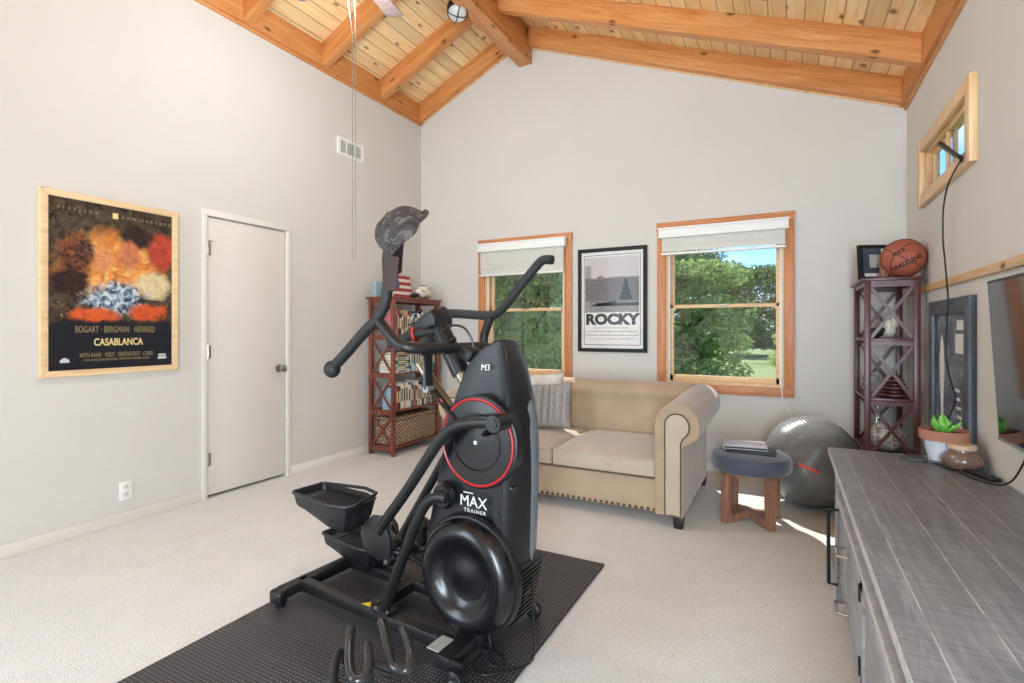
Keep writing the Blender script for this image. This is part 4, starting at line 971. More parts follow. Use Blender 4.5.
# arms: keyhole profile in x,z extruded along y
def arm_profile(s_, xi, xo):
    cx, cz, r_ = (-.590 if s_ > 0 else -2.23), .628, .138
    P = []
    for k in range(0, 25):
        a_ = math.radians(192-k*9.3) if s_ > 0 else math.radians(-12+k*9.3)
        P.append((cx+r_*math.cos(a_), cz+r_*math.sin(a_)))
    P += [(xo, .50), (xo, .075), (xi, .075), (xi, .40)]
    return P
for s_, xi, xo in ((1, XI1-.005, XO1), (-1, XI0+.005, XO0)):
    pr = arm_profile(s_, xi, xo); cxm = sum(p[0] for p in pr)/len(pr); czm = .5
    rings = []
    for y, k in ((SY0+.004, .93), (SY0-.008+.0, .0), (SY0+.0, .0), (SY0+.04, 0), (3.6, 0), (4.0, 0), (4.25, 0), (4.36, 0), (4.385, 0)):
        pass
    for y, ins in ((SY0-.012, .020), (SY0-.016, .012), (SY0-.010, .003), (SY0+.005, 0), (3.6, 0), (4.0, 0), (4.3, 0), (4.37, .004), (4.385, .02)):
        ring = []
        for i, (x, z) in enumerate(pr):
            p0, p1 = Vector(pr[i-1]), Vector(pr[(i+1) % len(pr)]); t = (p1-p0).normalized(); nn = Vector((t.y, -t.x))
            if (Vector((x, z))+nn*.01-Vector((cxm, czm))).length > (Vector((x, z))-Vector((cxm, czm))).length: nn = -nn
            ring.append(Vector((x+nn.x*ins, y, z+nn.y*ins+(.028*max(0, min(1, (y-3.35)/.8)) if z > .45 else 0))))
        rings.append(ring)
    g = MB(); g.loft(rings); arm = g.build('arm', M['sofa'], so, angle=40)
    # keyhole front panel outlined with welt
    cx, cz, r_ = ((-.590 if s_ > 0 else -2.23)), .628, .079
    x_in, x_out = (-.660, -.567) if s_ > 0 else (-2.163, -2.256)
    path = [(x_in, .085), (x_in, .3), (x_in, .5), (x_in, .62)]
    for k in range(1, 17):
        a_ = math.radians(180-k*15) if s_ > 0 else math.radians(k*15)
        path.append((cx+r_*math.cos(a_)*.93, cz+r_*math.sin(a_)))
    path += [(x_out, .53), (x_out, .3), (x_out, .085)]
    g = MB(); g.tube([(x, SY0-.019, z) for x, z in path]+[((x_in+x_out)/2, SY0-.019, .084)], .0045, 8, closed=True); g.build('welt_cord', M['welt'], arm)
    g = MB(); g.prism(path, 'y', SY0-.0205, SY0-.010); g.build('front_panel', M['cush'], arm)
for x in (XO1-.06, XO0+.0):
    for y in (SY0+.0, SY1-.13):
        g = MB(); g.prism([(x+.004, y+.004), (x+.056, y+.004), (x+.056, y+.056), (x+.004, y+.056)], 'z', 0, .02); g.span(x, x+.06, y, y+.06, .015, .077, bev=.003); g.build('leg', M['darkwood'], so)
nh = MB(); nh.ball((0, 0, 0), (.0105, .006, .0105), 10, 6); nh0 = None
for k in range(34):
    x = XI1-.012-k*.0385
    if x < XI0: break
    if nh0 is None:
        nh0 = nh.build('nailhead', M['nail'], so, local=True); q = nh0
    else:
        q = nh0.copy(); COL.objects.link(q)
    q.location = (x+1.45, SY0+.013-3.9, .092)
# pillows
def pillow(nm, label, mat, W, H, T, Mx, ribs=0, n=22):
    g = MB(); g.M = Mx
    def pos(u, v_, s_):
        x = (u-.5)*W; z = (v_-.5)*H
        a_ = max(0, 1-(2*u-1)**4)**.5*max(0, 1-(2*v_-1)**4)**.5
        pin = 1-.07*(1-abs(2*u-1)**2)*abs(2*v_-1)**3; pin2 = 1-.07*(1-abs(2*v_-1)**2)*abs(2*u-1)**3
        y = s_*T*a_
        if ribs: y += s_*.032*a_*(abs(math.sin(ribs*PI*u))**.6-.3)
        else: y += s_*.012*a_*math.sin(u*23+v_*9)*math.sin(v_*21+u*5)
        return (x*pin2, y, z*pin)
    V, F = [], []
    for s_ in (1, -1):
        for j in range(n+1):
            for i in range(n*2+1): V.append(pos(i/(n*2), j/n, s_))
    w = n*2+1; T0 = w*(n+1)
    for j in range(n):
        for i in range(n*2):
            a_ = j*w+i; F.append((a_, a_+1, a_+1+w, a_+w)); F.append((T0+a_, T0+a_+w, T0+a_+1+w, T0+a_+1))
    g._add(V, F); bmesh.ops.remove_doubles(g.bm, verts=g.bm.verts[:], dist=.0008)
    return tag(g.build(nm, mat, angle=80), label, 'pillow')
pillow('throw_pillow', 'grey ribbed plush pillow leaning at the left end of the sofa', M['greyknit'], .40, .37, .045, Matrix.Translation((-1.655, 3.76, .624)) @ Matrix.Rotation(-.10, 4, 'Z') @ Matrix.Rotation(-.34, 4, 'X') @ Matrix.Rotation(-.12, 4, 'Y'), ribs=7, n=36)
pillow('throw_pillow', 'fluffy white pillow behind the grey ribbed pillow on the sofa', M['whitefur'], .50, .40, .05, Matrix.Translation((-1.86, 3.96, .66)) @ Matrix.Rotation(-.16, 4, 'X') @ Matrix.Rotation(-.05, 4, 'Y'))

# ------------------------------------------------------------------ foam tiles
def tile(cx, cy, S, left, right, bottom, top, label):
    # jigsaw edge: sign +1 tab outwards, -1 notch, 0 straight
    def edge(p, q, sg, rev=False):
        p, q = Vector(p), Vector(q); t = (q-p); L = t.length; t = t/L; nrm = Vector((t.y, -t.x)); out = [p]
        if sg:
            n = 6; w = L/n
            for k in range(n):
                c_ = (k+.5)*w
                out += [p+t*(c_-w*.2), p+t*(c_-w*.29)+nrm*sg*.02, p+t*(c_+w*.29)+nrm*sg*.02, p+t*(c_+w*.2)]
        return out
    h = S/2
    P = edge((cx-h, cy-h), (cx+h, cy-h), bottom)+edge((cx+h, cy-h), (cx+h, cy+h), right)+edge((cx+h, cy+h), (cx-h, cy+h), top)+edge((cx-h, cy+h), (cx-h, cy-h), left)
    g = MB(); g.prism([(a_.x, a_.y) for a_ in P], 'z', .0005, .0125, bev=.0012, seg=1)
    return tag(g.build('foam_floor_tile', M['foam']), label, 'floor tile', 'interlocking black foam tiles under the machine')
MX0, MX1, MY1, TS = -2.03, -.83, 2.60, .60
cn = {0: 'left', 1: 'right'}
rn = ['farthest row, nearest the sofa', 'second row, under the machine', 'third row, before the machine', 'nearest row, towards the camera']
for j in range(4):
    for i in range(2):
        tile(MX0+TS*(i+.5), MY1-TS*(j+.5), TS-.001, 0 if i == 0 else -1, 0 if i == 1 else 1, 1 if j < 3 else 0, 0 if j == 0 else -1, 'textured black foam tile, %s column, %s' % (cn[i], rn[j]))

# ------------------------------------------------------------------ exercise machine (u forward, v across, z up)
ANG = math.radians(-4.6)
mc = empty('exercise_machine', (-1.49, 1.75, .0127), 'tall black upright elliptical trainer with a red ring, on the foam mat', 'exercise machine', rz=ANG)
def mp(mb, nm, mat, parent=mc, **k): return mb.build(nm, mat, parent, local=True, **k)
# base
for s_ in (-1, 1):
    g = MB(); g.box((.0, s_*.135, .055), (.93, .05, .05), bev=.01); mp(g, 'base_rail', M['blkm'])
g = MB(); g.box((-.45, 0, .055), (.06, .50, .05), bev=.012); rs = mp(g, 'rear_stabilizer', M['blkm'])
for s_ in (-1, 1):
    g = MB(); g.box((-.45, s_*.255, .045), (.075, .05, .06), bev=.015, seg=3); g.cyl((-.45, s_*.245, .0), (-.45, s_*.245, .03), .022); mp(g, 'end_cap', M['blk'], rs)
g = MB(); g.box((.465, 0, .065), (.08, .50, .05), bev=.01); fs_ = mp(g, 'front_stabilizer', M['blkm'])
g = MB(); g.box((-.02, 0, .055), (.05, .24, .045), bev=.006); mp(g, 'cross_member', M['blkm'])
for s_ in (-1, 1):
    g = MB(); g.lathe([(.0, -.018), (.024, -.018), (.034, -.012), (.036, 0), (.034, .012), (.024, .018), (0, .018)], (.535, s_*.262, .037), (0, 1, 0), 24); w_ = mp(g, 'transport_wheel', M['blk'])
    g = MB(); g.cyl((.535, s_*.262-.022, .037), (.535, s_*.262+.022, .037), .01, 12); mp(g, 'axle', M['silver'], w_)
    g = MB(); g.box((.50, s_*.235, .06), (.09, .02, .05), bev=.006); mp(g, 'wheel_bracket', M['blk'], w_)
g = MB(); g.box((.42, -.20, .0925), (.05, .085, .004)); mp(g, 'rating_label', M['lblw'])
g = MB(); g.prism([(-.045, -.148), (.005, -.148), (-.02, -.118)], 'z', .0802, .0815); mp(g, 'warning_sticker', M['yellow'])
g = MB(); g.box((.08, -.14, .087), (.09, .06, .012), bev=.003); mp(g, 'foot_bracket', M['blk'])
g = MB(); g.box((.08, .14, .087), (.09, .06, .012), bev=.003); mp(g, 'foot_bracket', M['blk'])
for k in (-1, 1):
    for d_ in (-.033, .033):
        g = MB(); g.lathe([(0, 0), (.007, 0), (.007, .006), (0, .007)], (.08+d_, k*.157, .092), n=6); mp(g, 'bolt', M['silver'])
# tower
side = [(.570, 1.172), (.52, 1.148), (.468, 1.102), (.435, 1.04), (.410, .96), (.385, .86), (.355, .70), (.325, .58), (.30, .46), (.29, .34), (.30, .22), (.34, .14), (.42, .105), (.52, .11), (.60, .17), (.635, .26), (.645, .38), (.652, .5), (.657, .65), (.658, .76), (.655, .88), (.648, .97), (.636, 1.06), (.620, 1.135), (.600, 1.176)]
def ring_at(v_, ins, nose, drop=0):
    c_ = Vector((.50, .65)); out = []
    for (u, z) in side:
        p_ = Vector((u, z)); d_ = (c_-p_).normalized(); p_ = p_+d_*ins
        if u > .5: p_.x += nose*(max(0, (u-.5)/.16))**.5*min(1, max(0, (1.12-z)*4)); p_.y -= drop*min(1, max(0, (z-1.0)/.15))
        else: p_.x -= 0
        out.append(Vector((p_.x, v_*(1-.45*min(1, max(0, (z-.84)/.33))), p_.y)))
    return out
vs_ = [(-.130, .022, -.01), (-.135+.003, .010, -.004), (-.124, .002, 0), (-.10, 0, .016, .002), (-.06, -.002, .030, .006), (0, -.004, .036, .01), (.05, -.002, .022, .02), (.085, .004, .0, .032), (.108, .010, -.02, .05), (.115, .018, -.03, .06), (.112, .03, -.035, .06)]
g = MB(); g.loft([ring_at(*q) for q in vs_]); tower = mp(g, 'tower_shroud', M['blk'], angle=30)
# upper fender visor (raised dark panel) on each side of the nose
for s_ in (-1, 1):
    if s_ > 0: continue
    g = MB(); pts = [(.600, 1.168, .078), (.622, 1.10, .086), (.642, 1.02, .100), (.655, .95, .112), (.660, .86, .122)]
    g.tube([(u, s_*v_, z) for u, z, v_ in pts], [.003, .004, .005, .005, .003], 10, sm=5); mp(g, 'fender_line', M['gloss'])
    fr = []
    for u, z, hw in ((.672, .96, .030), (.690, .93, .045), (.700, .86, .055), (.703, .76, .058), (.702, .65, .056), (.697, .52, .050), (.690, .42, .040), (.684, .38, .025)):
        fr.append([Vector((u-.035*(t/3)**2*1.0, t/3*hw+.0, z)) for t in range(-3, 4)]+[Vector((u-.03-.03*(t/3)**2, t/3*hw, z)) for t in range(3, -4, -1)])
    g = MB(); g.loft(fr); mp(g, 'front_fascia', M['fascia'], angle=60)
    # reservoir recess for the disc
    rc = Vector((.540, s_*.131, .812))
    g = MB(); g.lathe([(.0, -.04), (.165, -.04), (.165, .010), (.158, .014), (.0, .014)], rc, (0, s_, 0), 56); mp(g, 'disc_housing', M['blk'])
    g = MB(); g.lathe([(.150, .013), (.156, .013), (.156, .020), (.151, .022), (.147, .019), (.147, .013)], rc, (0, s_, 0), 64, caps=False); mp(g, 'red_ring', M['red'])
    g = MB(); g.lathe([(0, .014), (.146, .014), (.146, .02), (.105, .021), (.103, .025), (.098, .025), (.095, .019), (.03, .019), (.0, .021)], rc, (0, s_, 0), 56); dk = mp(g, 'crank_disc', M['gloss'], angle=25)
    g = MB(); g.lathe([(0, .02), (.007, .02), (.007, .024), (0, .025)], rc, (0, s_, 0), 16); mp(g, 'hub_cap', M['letter'], dk)
    # fan cover
    fc = Vector((.505, s_*.128, .338))
    g = MB(); g.lathe([(0, 0), (.212, 0), (.212, .012), (.206, .022), (.195, .024), (0, .024)], fc, (0, s_, 0), 64); mp(g, 'fan_ring', M['blk'])
    g = MB(); g.lathe([(.20, .02), (.196, .04), (.185, .058), (.168, .070), (.15, .074), (.13, .068), (.112, .052), (.10, .040), (.08, .034), (.05, .036), (.03, .042), (0, .044)], fc, (0, s_, 0), 64, caps=False); mp(g, 'fan_cover', M['gloss'], angle=60)
# screws
for u, z in ((.41, .60), (.615, .565), (.56, .50)):
    g = MB(); g.lathe([(0, 0), (.011, 0), (.011, .003), (0, .004)], (u, -.131, z), (0, -1, 0), 12); mp(g, 'screw_plug', M['ink'])
def MT(u, z, v_=-.1325): return frameM((u, v_, z), (1, 0, 0), (0, 0, 1))
text('MAX', .056, M['letter'], mc, MT(.515, .592), local=True)
text('TRAINER', .019, M['letter'], mc, MT(.522, .560), local=True, spacing=1.35)
text('M3', .032, M['letter'], mc, frameM((.545, -.0985, 1.072), (1, 0, 0), (0, .2, 1)), local=True)
g = MB(); g.span(.47, .515, -.1332, -.1315, .622, .625); mp(g, 'lettering_bar', M['letter'])
g = MB()
for s_ in (-1, 1): g.box((.668, s_*.06-.04, .66), (.016, .05, .018), rot=(0, .3, 0), bev=.003); g.box((.66, s_*.06-.04, .37), (.016, .05, .018), rot=(0, .3, 0), bev=.003)
mp(g, 'latch', M['gloss'])
# slatted grille on the lower nose
gr = MB(); gr.box((.650, -.01, .27), (.03, .17, .22), rot=(0, .22, 0), bev=.01); gr_ = mp(gr, 'vent_grille', M['grey'])
for k in range(11):
    g = MB(); z_ = .175+k*.019; g.box((.667-(.27-z_)*.22, -.01, z_), (.012, .175, .006), bev=.001); mp(g, 'grille_slat', M['gloss'], gr_)
# mast and console
g = MB(); g.tube([(.30, 0, 1.12), (.47, 0, .88)], .032, 20, flat=.8); mp(g, 'mast', M['bronze'])
g = MB(); g.tube([(.235, 0, 1.235), (.265, 0, 1.19), (.36, 0, 1.035)], .042, 24, flat=.85); mp(g, 'mast_sleeve', M['blk'])
g = MB(); g.tube([(.19, -.05, 1.07), (.30, -.05, .95), (.40, -.05, .85)], .026, 16, flat=.7); mp(g, 'lower_strut', M['bronze'])
g = MB(); g.M = Matrix.Translation((.21, 0, 1.235)) @ Matrix.Rotation(-.42, 4, 'Y')
g.prism([(-.12, -.012), (.05, -.035), (.065, .0), (.06, .032), (.01, .034), (-.12, .006)], 'y', -.06, .06, bev=.01, seg=3); cs = mp(g, 'console', M['blk'])
g = MB(); g.M = Matrix.Translation((.21, 0, 1.235)) @ Matrix.Rotation(-.42, 4, 'Y') @ Matrix.Rotation(.1, 4, 'Y'); g.box((-.05, 0, .022), (.09, .09, .006), bev=.003); mp(g, 'display', M['gloss'], cs)
for s_ in (-1, 1):
    g = MB(); g.tube([(.26, s_*.02, 1.205), (.21, s_*.07, 1.195), (.14, s_*.09, 1.175), (.06, s_*.09, 1.15)], [.016, .018, .02, .018], 14, sm=5); fg = mp(g, 'fixed_grip', M['grip'])
    g = MB(); g.lathe([(.02, -.006), (.03, -.006), (.032, 0), (.03, .006), (.02, .006)], (.185, s_*.078, 1.188), (1, s_*-.35, .25), 24, caps=False); mp(g, 'red_collar', M['red'], fg)
g = MB(); g.cyl((.33, -.21, 1.135), (.33, .21, 1.135), .022, 20); mp(g, 'handle_axle', M['blkm'])
g = MB(); g.box((.41, .0, 1.115), (.06, .09, .05), rot=(0, .5, 0), bev=.01); mp(g, 'cable_box', M['blk'])
g = MB(); g.tube([(.29, -.03, 1.20), (.33, -.02, 1.225), (.38, -.01, 1.215), (.41, 0, 1.17), (.415, 0, 1.13)], .0045, 8, sm=6); mp(g, 'sensor_cable', M['blk'])
for k in range(2):
    g = MB(); g.lathe([(0, 0), (.009, 0), (.009, .02), (0, .022)], (.325+k*.022, -.02, 1.165-k*.033), (.8, 0, .6), 10); mp(g, 'adjuster', M['blk'])
# handlebars: near (v<0) pulled back, far (v>0) pushed forward
def handlebar(stem, upper, lower, s_, bulbs):
    g = MB(); g.tube(stem, .0195, 16, sm=7); hb = mp(g, 'handlebar', M['blkm'])
    g = MB(); g.tube(upper, .0195, 16, sm=7); mp(g, 'upper_grip', M['grip'], hb)
    g = MB(); g.tube(lower, [.021]*len(lower), 16, sm=5); mp(g, 'lower_grip', M['grip'], hb)
    for b in bulbs:
        g = MB(); g.ball(b, (.033, .031, .034), 20, 12); mp(g, 'end_knob', M['grip'], hb)
    return hb
handlebar([(.40, -.16, 1.142), (.38, -.24, 1.142), (.352, -.29, 1.146), (.31, -.305, 1.165), (.26, -.305, 1.205), (.212, -.30, 1.243)],
          [(.19, -.30, 1.228), (.232, -.30, 1.275), (.257, -.30, 1.33), (.264, -.30, 1.40), (.262, -.30, 1.47), (.285, -.30, 1.54), (.335, -.30, 1.575)],
          [(.212, -.30, 1.243), (.15, -.30, 1.205), (.05, -.30, 1.125), (-.02, -.30, 1.072)], -1, [(-.038, -.30, 1.056)])
handlebar([(.40, .16, 1.12), (.34, .24, 1.10), (.27, .29, 1.12), (.255, .30, 1.18), (.29, .30, 1.262)],
          [(.26, .30, 1.262), (.33, .30, 1.283), (.39, .30, 1.335), (.45, .30, 1.40), (.535, .30, 1.485), (.565, .30, 1.503), (.605, .30, 1.500)],
          [(.30, .30, 1.272), (.2, .30, 1.277), (.10, .30, 1.284), (.03, .30, 1.286)], 1, [(.01, .30, 1.287)])
# rocker levers
for s_ in (-1, 1):
    g = MB(); g.tube([(.325, s_*.165, 1.14), (.33, s_*.165, 1.06), (.335, s_*.165, .99)], [.03, .024, .028], 14, flat=.35); rk = mp(g, 'rocker_lever', M['blkm'])
    g = MB(); g.cyl((.335, s_*.15, .99), (.335, s_*.185, .99), .014, 14); mp(g, 'pivot_bolt', M['silver'], rk)
    g = MB(); g.tube([(.335, s_*.148, .99), (.40, s_*.148, .93), (.47, s_*.145, .87)], [.022, .02, .02], 12, flat=.4); mp(g, 'link_bar', M['blkm'], rk)
g = MB(); g.lathe([(0, 0), (.012, 0), (.012, .003), (0, .003)], (.385, -.158, .945), (0, -1, 0), 14); mp(g, 'link_sticker', M['red'])
# pedal arms, cranks
g = MB(); g.tube([(.665, -.205, .90), (.58, -.205, .895), (.49, -.205, .872), (.43, -.205, .825), (.38, -.205, .765), (.27, -.205, .62), (.155, -.205, .48), (.12, -.205, .43)], .0205, 16, sm=5); pa = mp(g, 'pedal_arm', M['blkm'])
g = MB(); g.cyl((.665, -.155, .90), (.665, -.228, .90), .028, 24); g.cyl((.665, -.224, .90), (.665, -.232, .90), .017, 20); mp(g, 'crank_pin', M['blk'], pa)
g = MB(); g.tube([(.60, -.168, .853), (.665, -.170, .90)], [.03, .03], 16, flat=.35); mp(g, 'crank_arm', M['gloss'], pa)
g = MB(); g.tube([(.46, .175, .80), (.36, .175, .79), (.26, .17, .745), (.17, .165, .68), (.05, .16, .50), (-.12, .15, .235), (-.17, .14, .165)], .0195, 16, sm=5); pb = mp(g, 'pedal_arm', M['blkm'])
g = MB(); g.tube([(.535, .16, .833), (.45, .165, .80)], [.03, .03], 16, flat=.35); g.cyl((.45, .15, .80), (.45, .2, .80), .026, 24); mp(g, 'crank_arm', M['gloss'], pb)
for s_, z0 in ((-1, .60), (1, .60)):
    g = MB(); g.tube([(.42, s_*.165, .60), (.37, s_*.17, .595), (.325, s_*.175, .56), (.28, s_*.178, .48), (.18, s_*.165, .28), (.08, s_*.145, .085)], .0205, 16, sm=6); mp(g, 'support_leg', M['blkm'])
    g = MB(); g.lathe([(0, 0), (.045, 0), (.05, .012), (.04, .03), (0, .03)], (.39, s_*.13, .60), (0, s_, 0), 28); mp(g, 'leg_socket', M['gloss'])
# pedals
def pedal(cu, cv, cz, L, W, tiltv):
    r = bpy.data.objects.new('pedal', None); COL.objects.link(r); r.empty_display_size = .05; r.parent = mc; r.location = (cu, cv, cz); r.rotation_euler = (0, tiltv, 0); OFF[r.name] = Vector((0, 0, 0))
    h = .06
    outer = [(-L/2, -W*.36), (-L/2+.01, -W*.40), (L*.22, -W/2), (L/2-.01, -W*.40), (L/2, -W*.3), (L/2, W*.3), (L/2-.01, W*.40), (L*.22, W/2), (-L/2+.01, W*.42), (-L/2, W*.36)]
    g = MB()
    def rg(sc, z, zs=0): return [Vector((x*sc, y*sc, z+zs*(x+L/2)/L)) for x, y in outer]
    g.loft([rg(.78, -.025, -.05), rg(.9, -.018, -.02), rg(.95, -.005), rg(1.0, .0+h*.5, .0), rg(1.03, h*.55), rg(1.03, h*.62), rg(.97, h*.62), rg(.93, h*.4), rg(.90, .01), rg(.2, .01)]); mp(g, 'tray', M['blk'], r, angle=30)
    g = MB(); g.tube([Vector((x*1.02, y*1.02, h*.60+(.018 if y > 0 and x > -L*.3 else 0))) for x, y in outer], .007, 8, closed=True); mp(g, 'rim', M['blk'], r)
    for k in range(11):
        g = MB(); x = -L*.22+k*L*.058; g.tube([(x-.01, -W*.36, .018), (x+.006, -W*.12, .022), (x+.006, W*.12, .022), (x-.01, W*.36, .018)], .0042, 6); mp(g, 'grip_rib', M['grey'], r)
    g = MB(); g.box((-L*.38, 0, .014), (L*.16, W*.66, .006), bev=.002); mp(g, 'heel_pad', M['grey'], r)
    g = MB(); g.box((L*.35, 0, -.02), (L*.25, W*.5, .06), bev=.012); mp(g, 'mount_block', M['blk'], r)
    return r
pedal(-.15, -.20, .488, .34, .19, .02)
pedal(-.40, .135, .145, .35, .17, .05)
# bracket plates joining pedals to arms
g = MB(); g.prism([(.04, .455), (.085, .487), (.14, .492), (.178, .41), (.178, .345), (.12, .318), (.04, .335), (.015, .40)], 'y', -.208, -.196, bev=.003); mp(g, 'pedal_bracket', M['blk'])
g = MB(); g.prism([(-.26, .24), (-.20, .27), (-.15, .25), (-.10, .20), (-.08, .15), (-.12, .10), (-.2, .10), (-.26, .14)], 'y', .142, .154, bev=.003); mp(g, 'pedal_bracket', M['blk'])
for (u, v_, z_) in ((.15, -.16, .375), (.06, -.17, .35), (.185, -.10, .34), (-.13, .10, .15), (-.06, .07, .22)):
    g = MB(); g.lathe([(0, -.03), (.02, -.03), (.027, -.02), (.027, .02), (.02, .03), (0, .03)], (u, v_, z_), (0, 1, 0), 18); rl = mp(g, 'roller', M['blk'])
    g = MB(); g.cyl((u, v_-.034, z_), (u, v_+.034, z_), .010, 12); mp(g, 'roller_bolt', M['silver'], rl)
g = MB(); g.tube([(.15, -.16, .375), (.24, -.10, .30), (.30, -.05, .22)], .02, 12, flat=.6); g.tube([(-.13, .1, .15), (.1, .08, .26), (.30, .06, .30)], .02, 12, flat=.6); g.tube([(.06, -.17, .35), (.15, -.08, .30), (.3, .0, .26)], .016, 12); mp(g, 'linkage', M['blkm'])
# power cord
g = MB(); g.tube([(.50, -.03, .12), (.54, -.06, .05), (.565, -.10, .012), (.60, -.06, .006), (.56, -.02, .006), (.50, -.05, .006), (.51, -.13, .006), (.57, -.15, .006), (.63, -.08, .006), (.675, .0, .006), (.69, .0, .08), (.69, -.01, .2), (.695, -.01, .34)], .0038, 8, sm=7); mp(g, 'power_cord', M['blk'])
g = MB(); g.box((.52, -.04, .12), (.05, .04, .03), bev=.006); g.box((.54, -.09, .05), (.03, .03, .02), bev=.004); g.box((.51, -.09, .085), (.03, .02, .06), bev=.004); mp(g, 'cord_plug', M['blk'])

# ------------------------------------------------------------------ cap on the near handle
ca, sa = math.cos(ANG), math.sin(ANG)
def mw(u, v_, z): return Vector((-1.49+u*ca-v_*sa, 1.75+u*sa+v_*ca, z+.0127))
def camo():
    a = NT('dark_camouflage_cloth'); a.set(.85); v = a.coord()
    f = a.noise(v, 17, 4, .6, 1.5); g_ = a.noise(v, 60, 3)
    c_ = a.ramp(f, [(.36, rgb(34, 30, 30)), (.45, rgb(66, 56, 52)), (.52, rgb(42, 40, 44)), (.6, rgb(98, 90, 84)), (.68, rgb(50, 38, 36))])
    a.l(c_, a.b.inputs['Base Color']); a.bump(g_, .5, .004); return a.m
M['camo'] = camo(); M['brown'] = plain('dark_brown_brim', rgb(58, 44, 42), .8)
hat = empty('baseball_cap', mw(.27, -.30, 1.45), 'dark camouflage baseball cap hanging on the raised near handlebar grip', 'cap')
U = Vector((ca, sa, 0)); Vv = Vector((-sa, ca, 0)); Zz = Vector((0, 0, 1))
cc = mw(.398, -.352, 1.530)
fx = (U*-.87+Zz*-.50).normalized(); fz = (Vv*-.78+(U*-.50+Zz*.87)*.62).normalized(); fy = fz.cross(fx)
Mh = Matrix(((fx.x, fy.x, fz.x, cc.x), (fx.y, fy.y, fz.y, cc.y), (fx.z, fy.z, fz.z, cc.z), (0, 0, 0, 1)))
def crown(rx, ry_, rz_, t0):
    rings = []
    for i in range(11):
        a_ = (PI/2)*i/10; rr = math.cos(a_)**.62 if i < 10 else .001
        zz_ = math.sin(a_)**1.1
        ring = []
        for k in range(36):
            th = 2*PI*k/36; cr = 1+.015*math.cos(6*th)
            ring.append(Vector((rx*rr*cr*math.cos(th)+.012*zz_, ry_*rr*cr*math.sin(th), rz_*zz_+.004*math.sin(5*th+3*a_))))
        rings.append(ring)
    return rings
g = MB(); g.M = Mh
ro = crown(.098, .078, .082, 0); ri = crown(.094, .074, .078, 0)
g.loft(ro, caps=False); g.loft(ri, caps=False)
g.loft([ro[0], ri[0]], caps=False); bmesh.ops.remove_doubles(g.bm, verts=g.bm.verts[:], dist=.0003); g.build('crown', M['camo'], hat, angle=60)
g = MB(); g.M = Mh; rows_ = []; dn = Vector((fx.dot(-Zz), fy.dot(-Zz), fz.dot(-Zz)))
for i in range(9):
    s_ = i/8; row_ = []
    for k in range(13):
        t = -1+k/6; hw = .070*(1-.12*s_)
        x = .090*math.sqrt(max(0, 1-(t*.8)**2))+s_*(.085*(1-.28*t*t)); row_.append(Vector((x-s_*.035, t*hw*.85, -.004-.016*t*t*1.4-s_*.008))+dn*(.095*s_*s_))
    rows_.append(row_)
rings = [r_+[p_-Vector((0, 0, .004)) for p_ in reversed(r_)] for r_ in rows_]
g.loft(rings); g.build('brim', M['brown'], hat, angle=50)
g = MB(); g.M = Mh; g.tube([(-.088, -.03, .004), (-.100, -.015, .0), (-.104, 0, -.002), (-.100, .015, .0), (-.088, .03, .004)], .011, 8, sm=3, flat=.3); g.build('strap', M['brown'], hat)
g = MB(); g.M = Mh; g.ball((.012, 0, .084), (.008, .008, .004), 12, 6); g.build('button', M['brown'], hat)
# ------------------------------------------------------------------ dumbbells behind the machine
def dumbbell(loc, rz, label):
    r = empty('dumbbell', loc, label, 'dumbbell', 'black dumbbells behind the machine', rz=rz)
    for s_ in (-1, 1):
        for k in range(3):
            g = MB(); w_ = .075-.008*k; x = s_*(.075+k*.03); g.prism([(-w_, .025), (-w_*.6, .002), (w_*.6, .002), (w_, .025), (w_, w_*1.6), (w_*.6, w_*2), (-w_*.6, w_*2), (-w_, w_*1.6)], 'x', x-.012, x+.012, bev=.004); g.build('weight_plate', M['blk'], r, local=True)
    g = MB(); g.cyl((-.07, 0, .075), (.07, 0, .075), .015, 16); g.build('handle', M['chrome'], r, local=True)
dumbbell((-1.87, 2.30, .0127), .9, 'black plate dumbbell behind the far pedal, left one of the pair')
dumbbell((-1.60, 2.36, .0127), .7, 'black plate dumbbell behind the tower, right one of the pair')
# ------------------------------------------------------------------ tubular stand with U hooks (bottom of frame)
stn = empty('tubular_stand', (-1.05, 1.06, .0127), 'black tubular metal stand with two padded U hooks in front of the machine', 'stand')
b0 = .0127
g = MB(); g.tube([(-.985, 1.05, .34), (-.985, 1.05, .05)], .012, 14); g.build('post', M['blkm'], stn)
for a_ in (0.4, 2.5, 4.6):
    g = MB(); g.tube([(-.985, 1.05, .12), (-.985+.10*math.cos(a_), 1.05+.10*math.sin(a_), .06), (-.985+.19*math.cos(a_), 1.05+.19*math.sin(a_), b0+.012)], .011, 12, sm=4); lg = g.build('leg', M['blkm'], stn)
    g = MB(); g.ball((-.985+.19*math.cos(a_), 1.05+.19*math.sin(a_), b0+.013), (.017, .017, .0125), 12, 8); g.build('rubber_foot', M['grip'], lg)
for pts in ([(-1.045, 1.165, .368), (-1.005, 1.135, .358), (-.955, 1.092, .35), (-.915, 1.065, .335), (-.875, 1.07, .335), (-.885, 1.10, .35), (-.925, 1.135, .358), (-.965, 1.165, .366)],
            [(-1.095, 1.095, .366), (-1.055, 1.05, .356), (-1.01, 1.005, .34), (-.975, .985, .33), (-.955, 1.0, .33), (-.965, 1.025, .345), (-.99, 1.05, .37), (-1.005, 1.065, .362)]):
    g = MB(); g.tube(pts, .0128, 14, sm=6); g.ball(pts[0], .0130, 12, 8); g.ball(pts[-1], .0130, 12, 8); g.build('padded_hook', M['blkgl'], stn)
g = MB(); g.tube([(-.985, 1.05, .335), (-.915, 1.065, .325)], .009, 10); g.tube([(-.985, 1.05, .335), (-.965, .985, .32)], .009, 10); g.build('cross_arm', M['blkm'], stn)
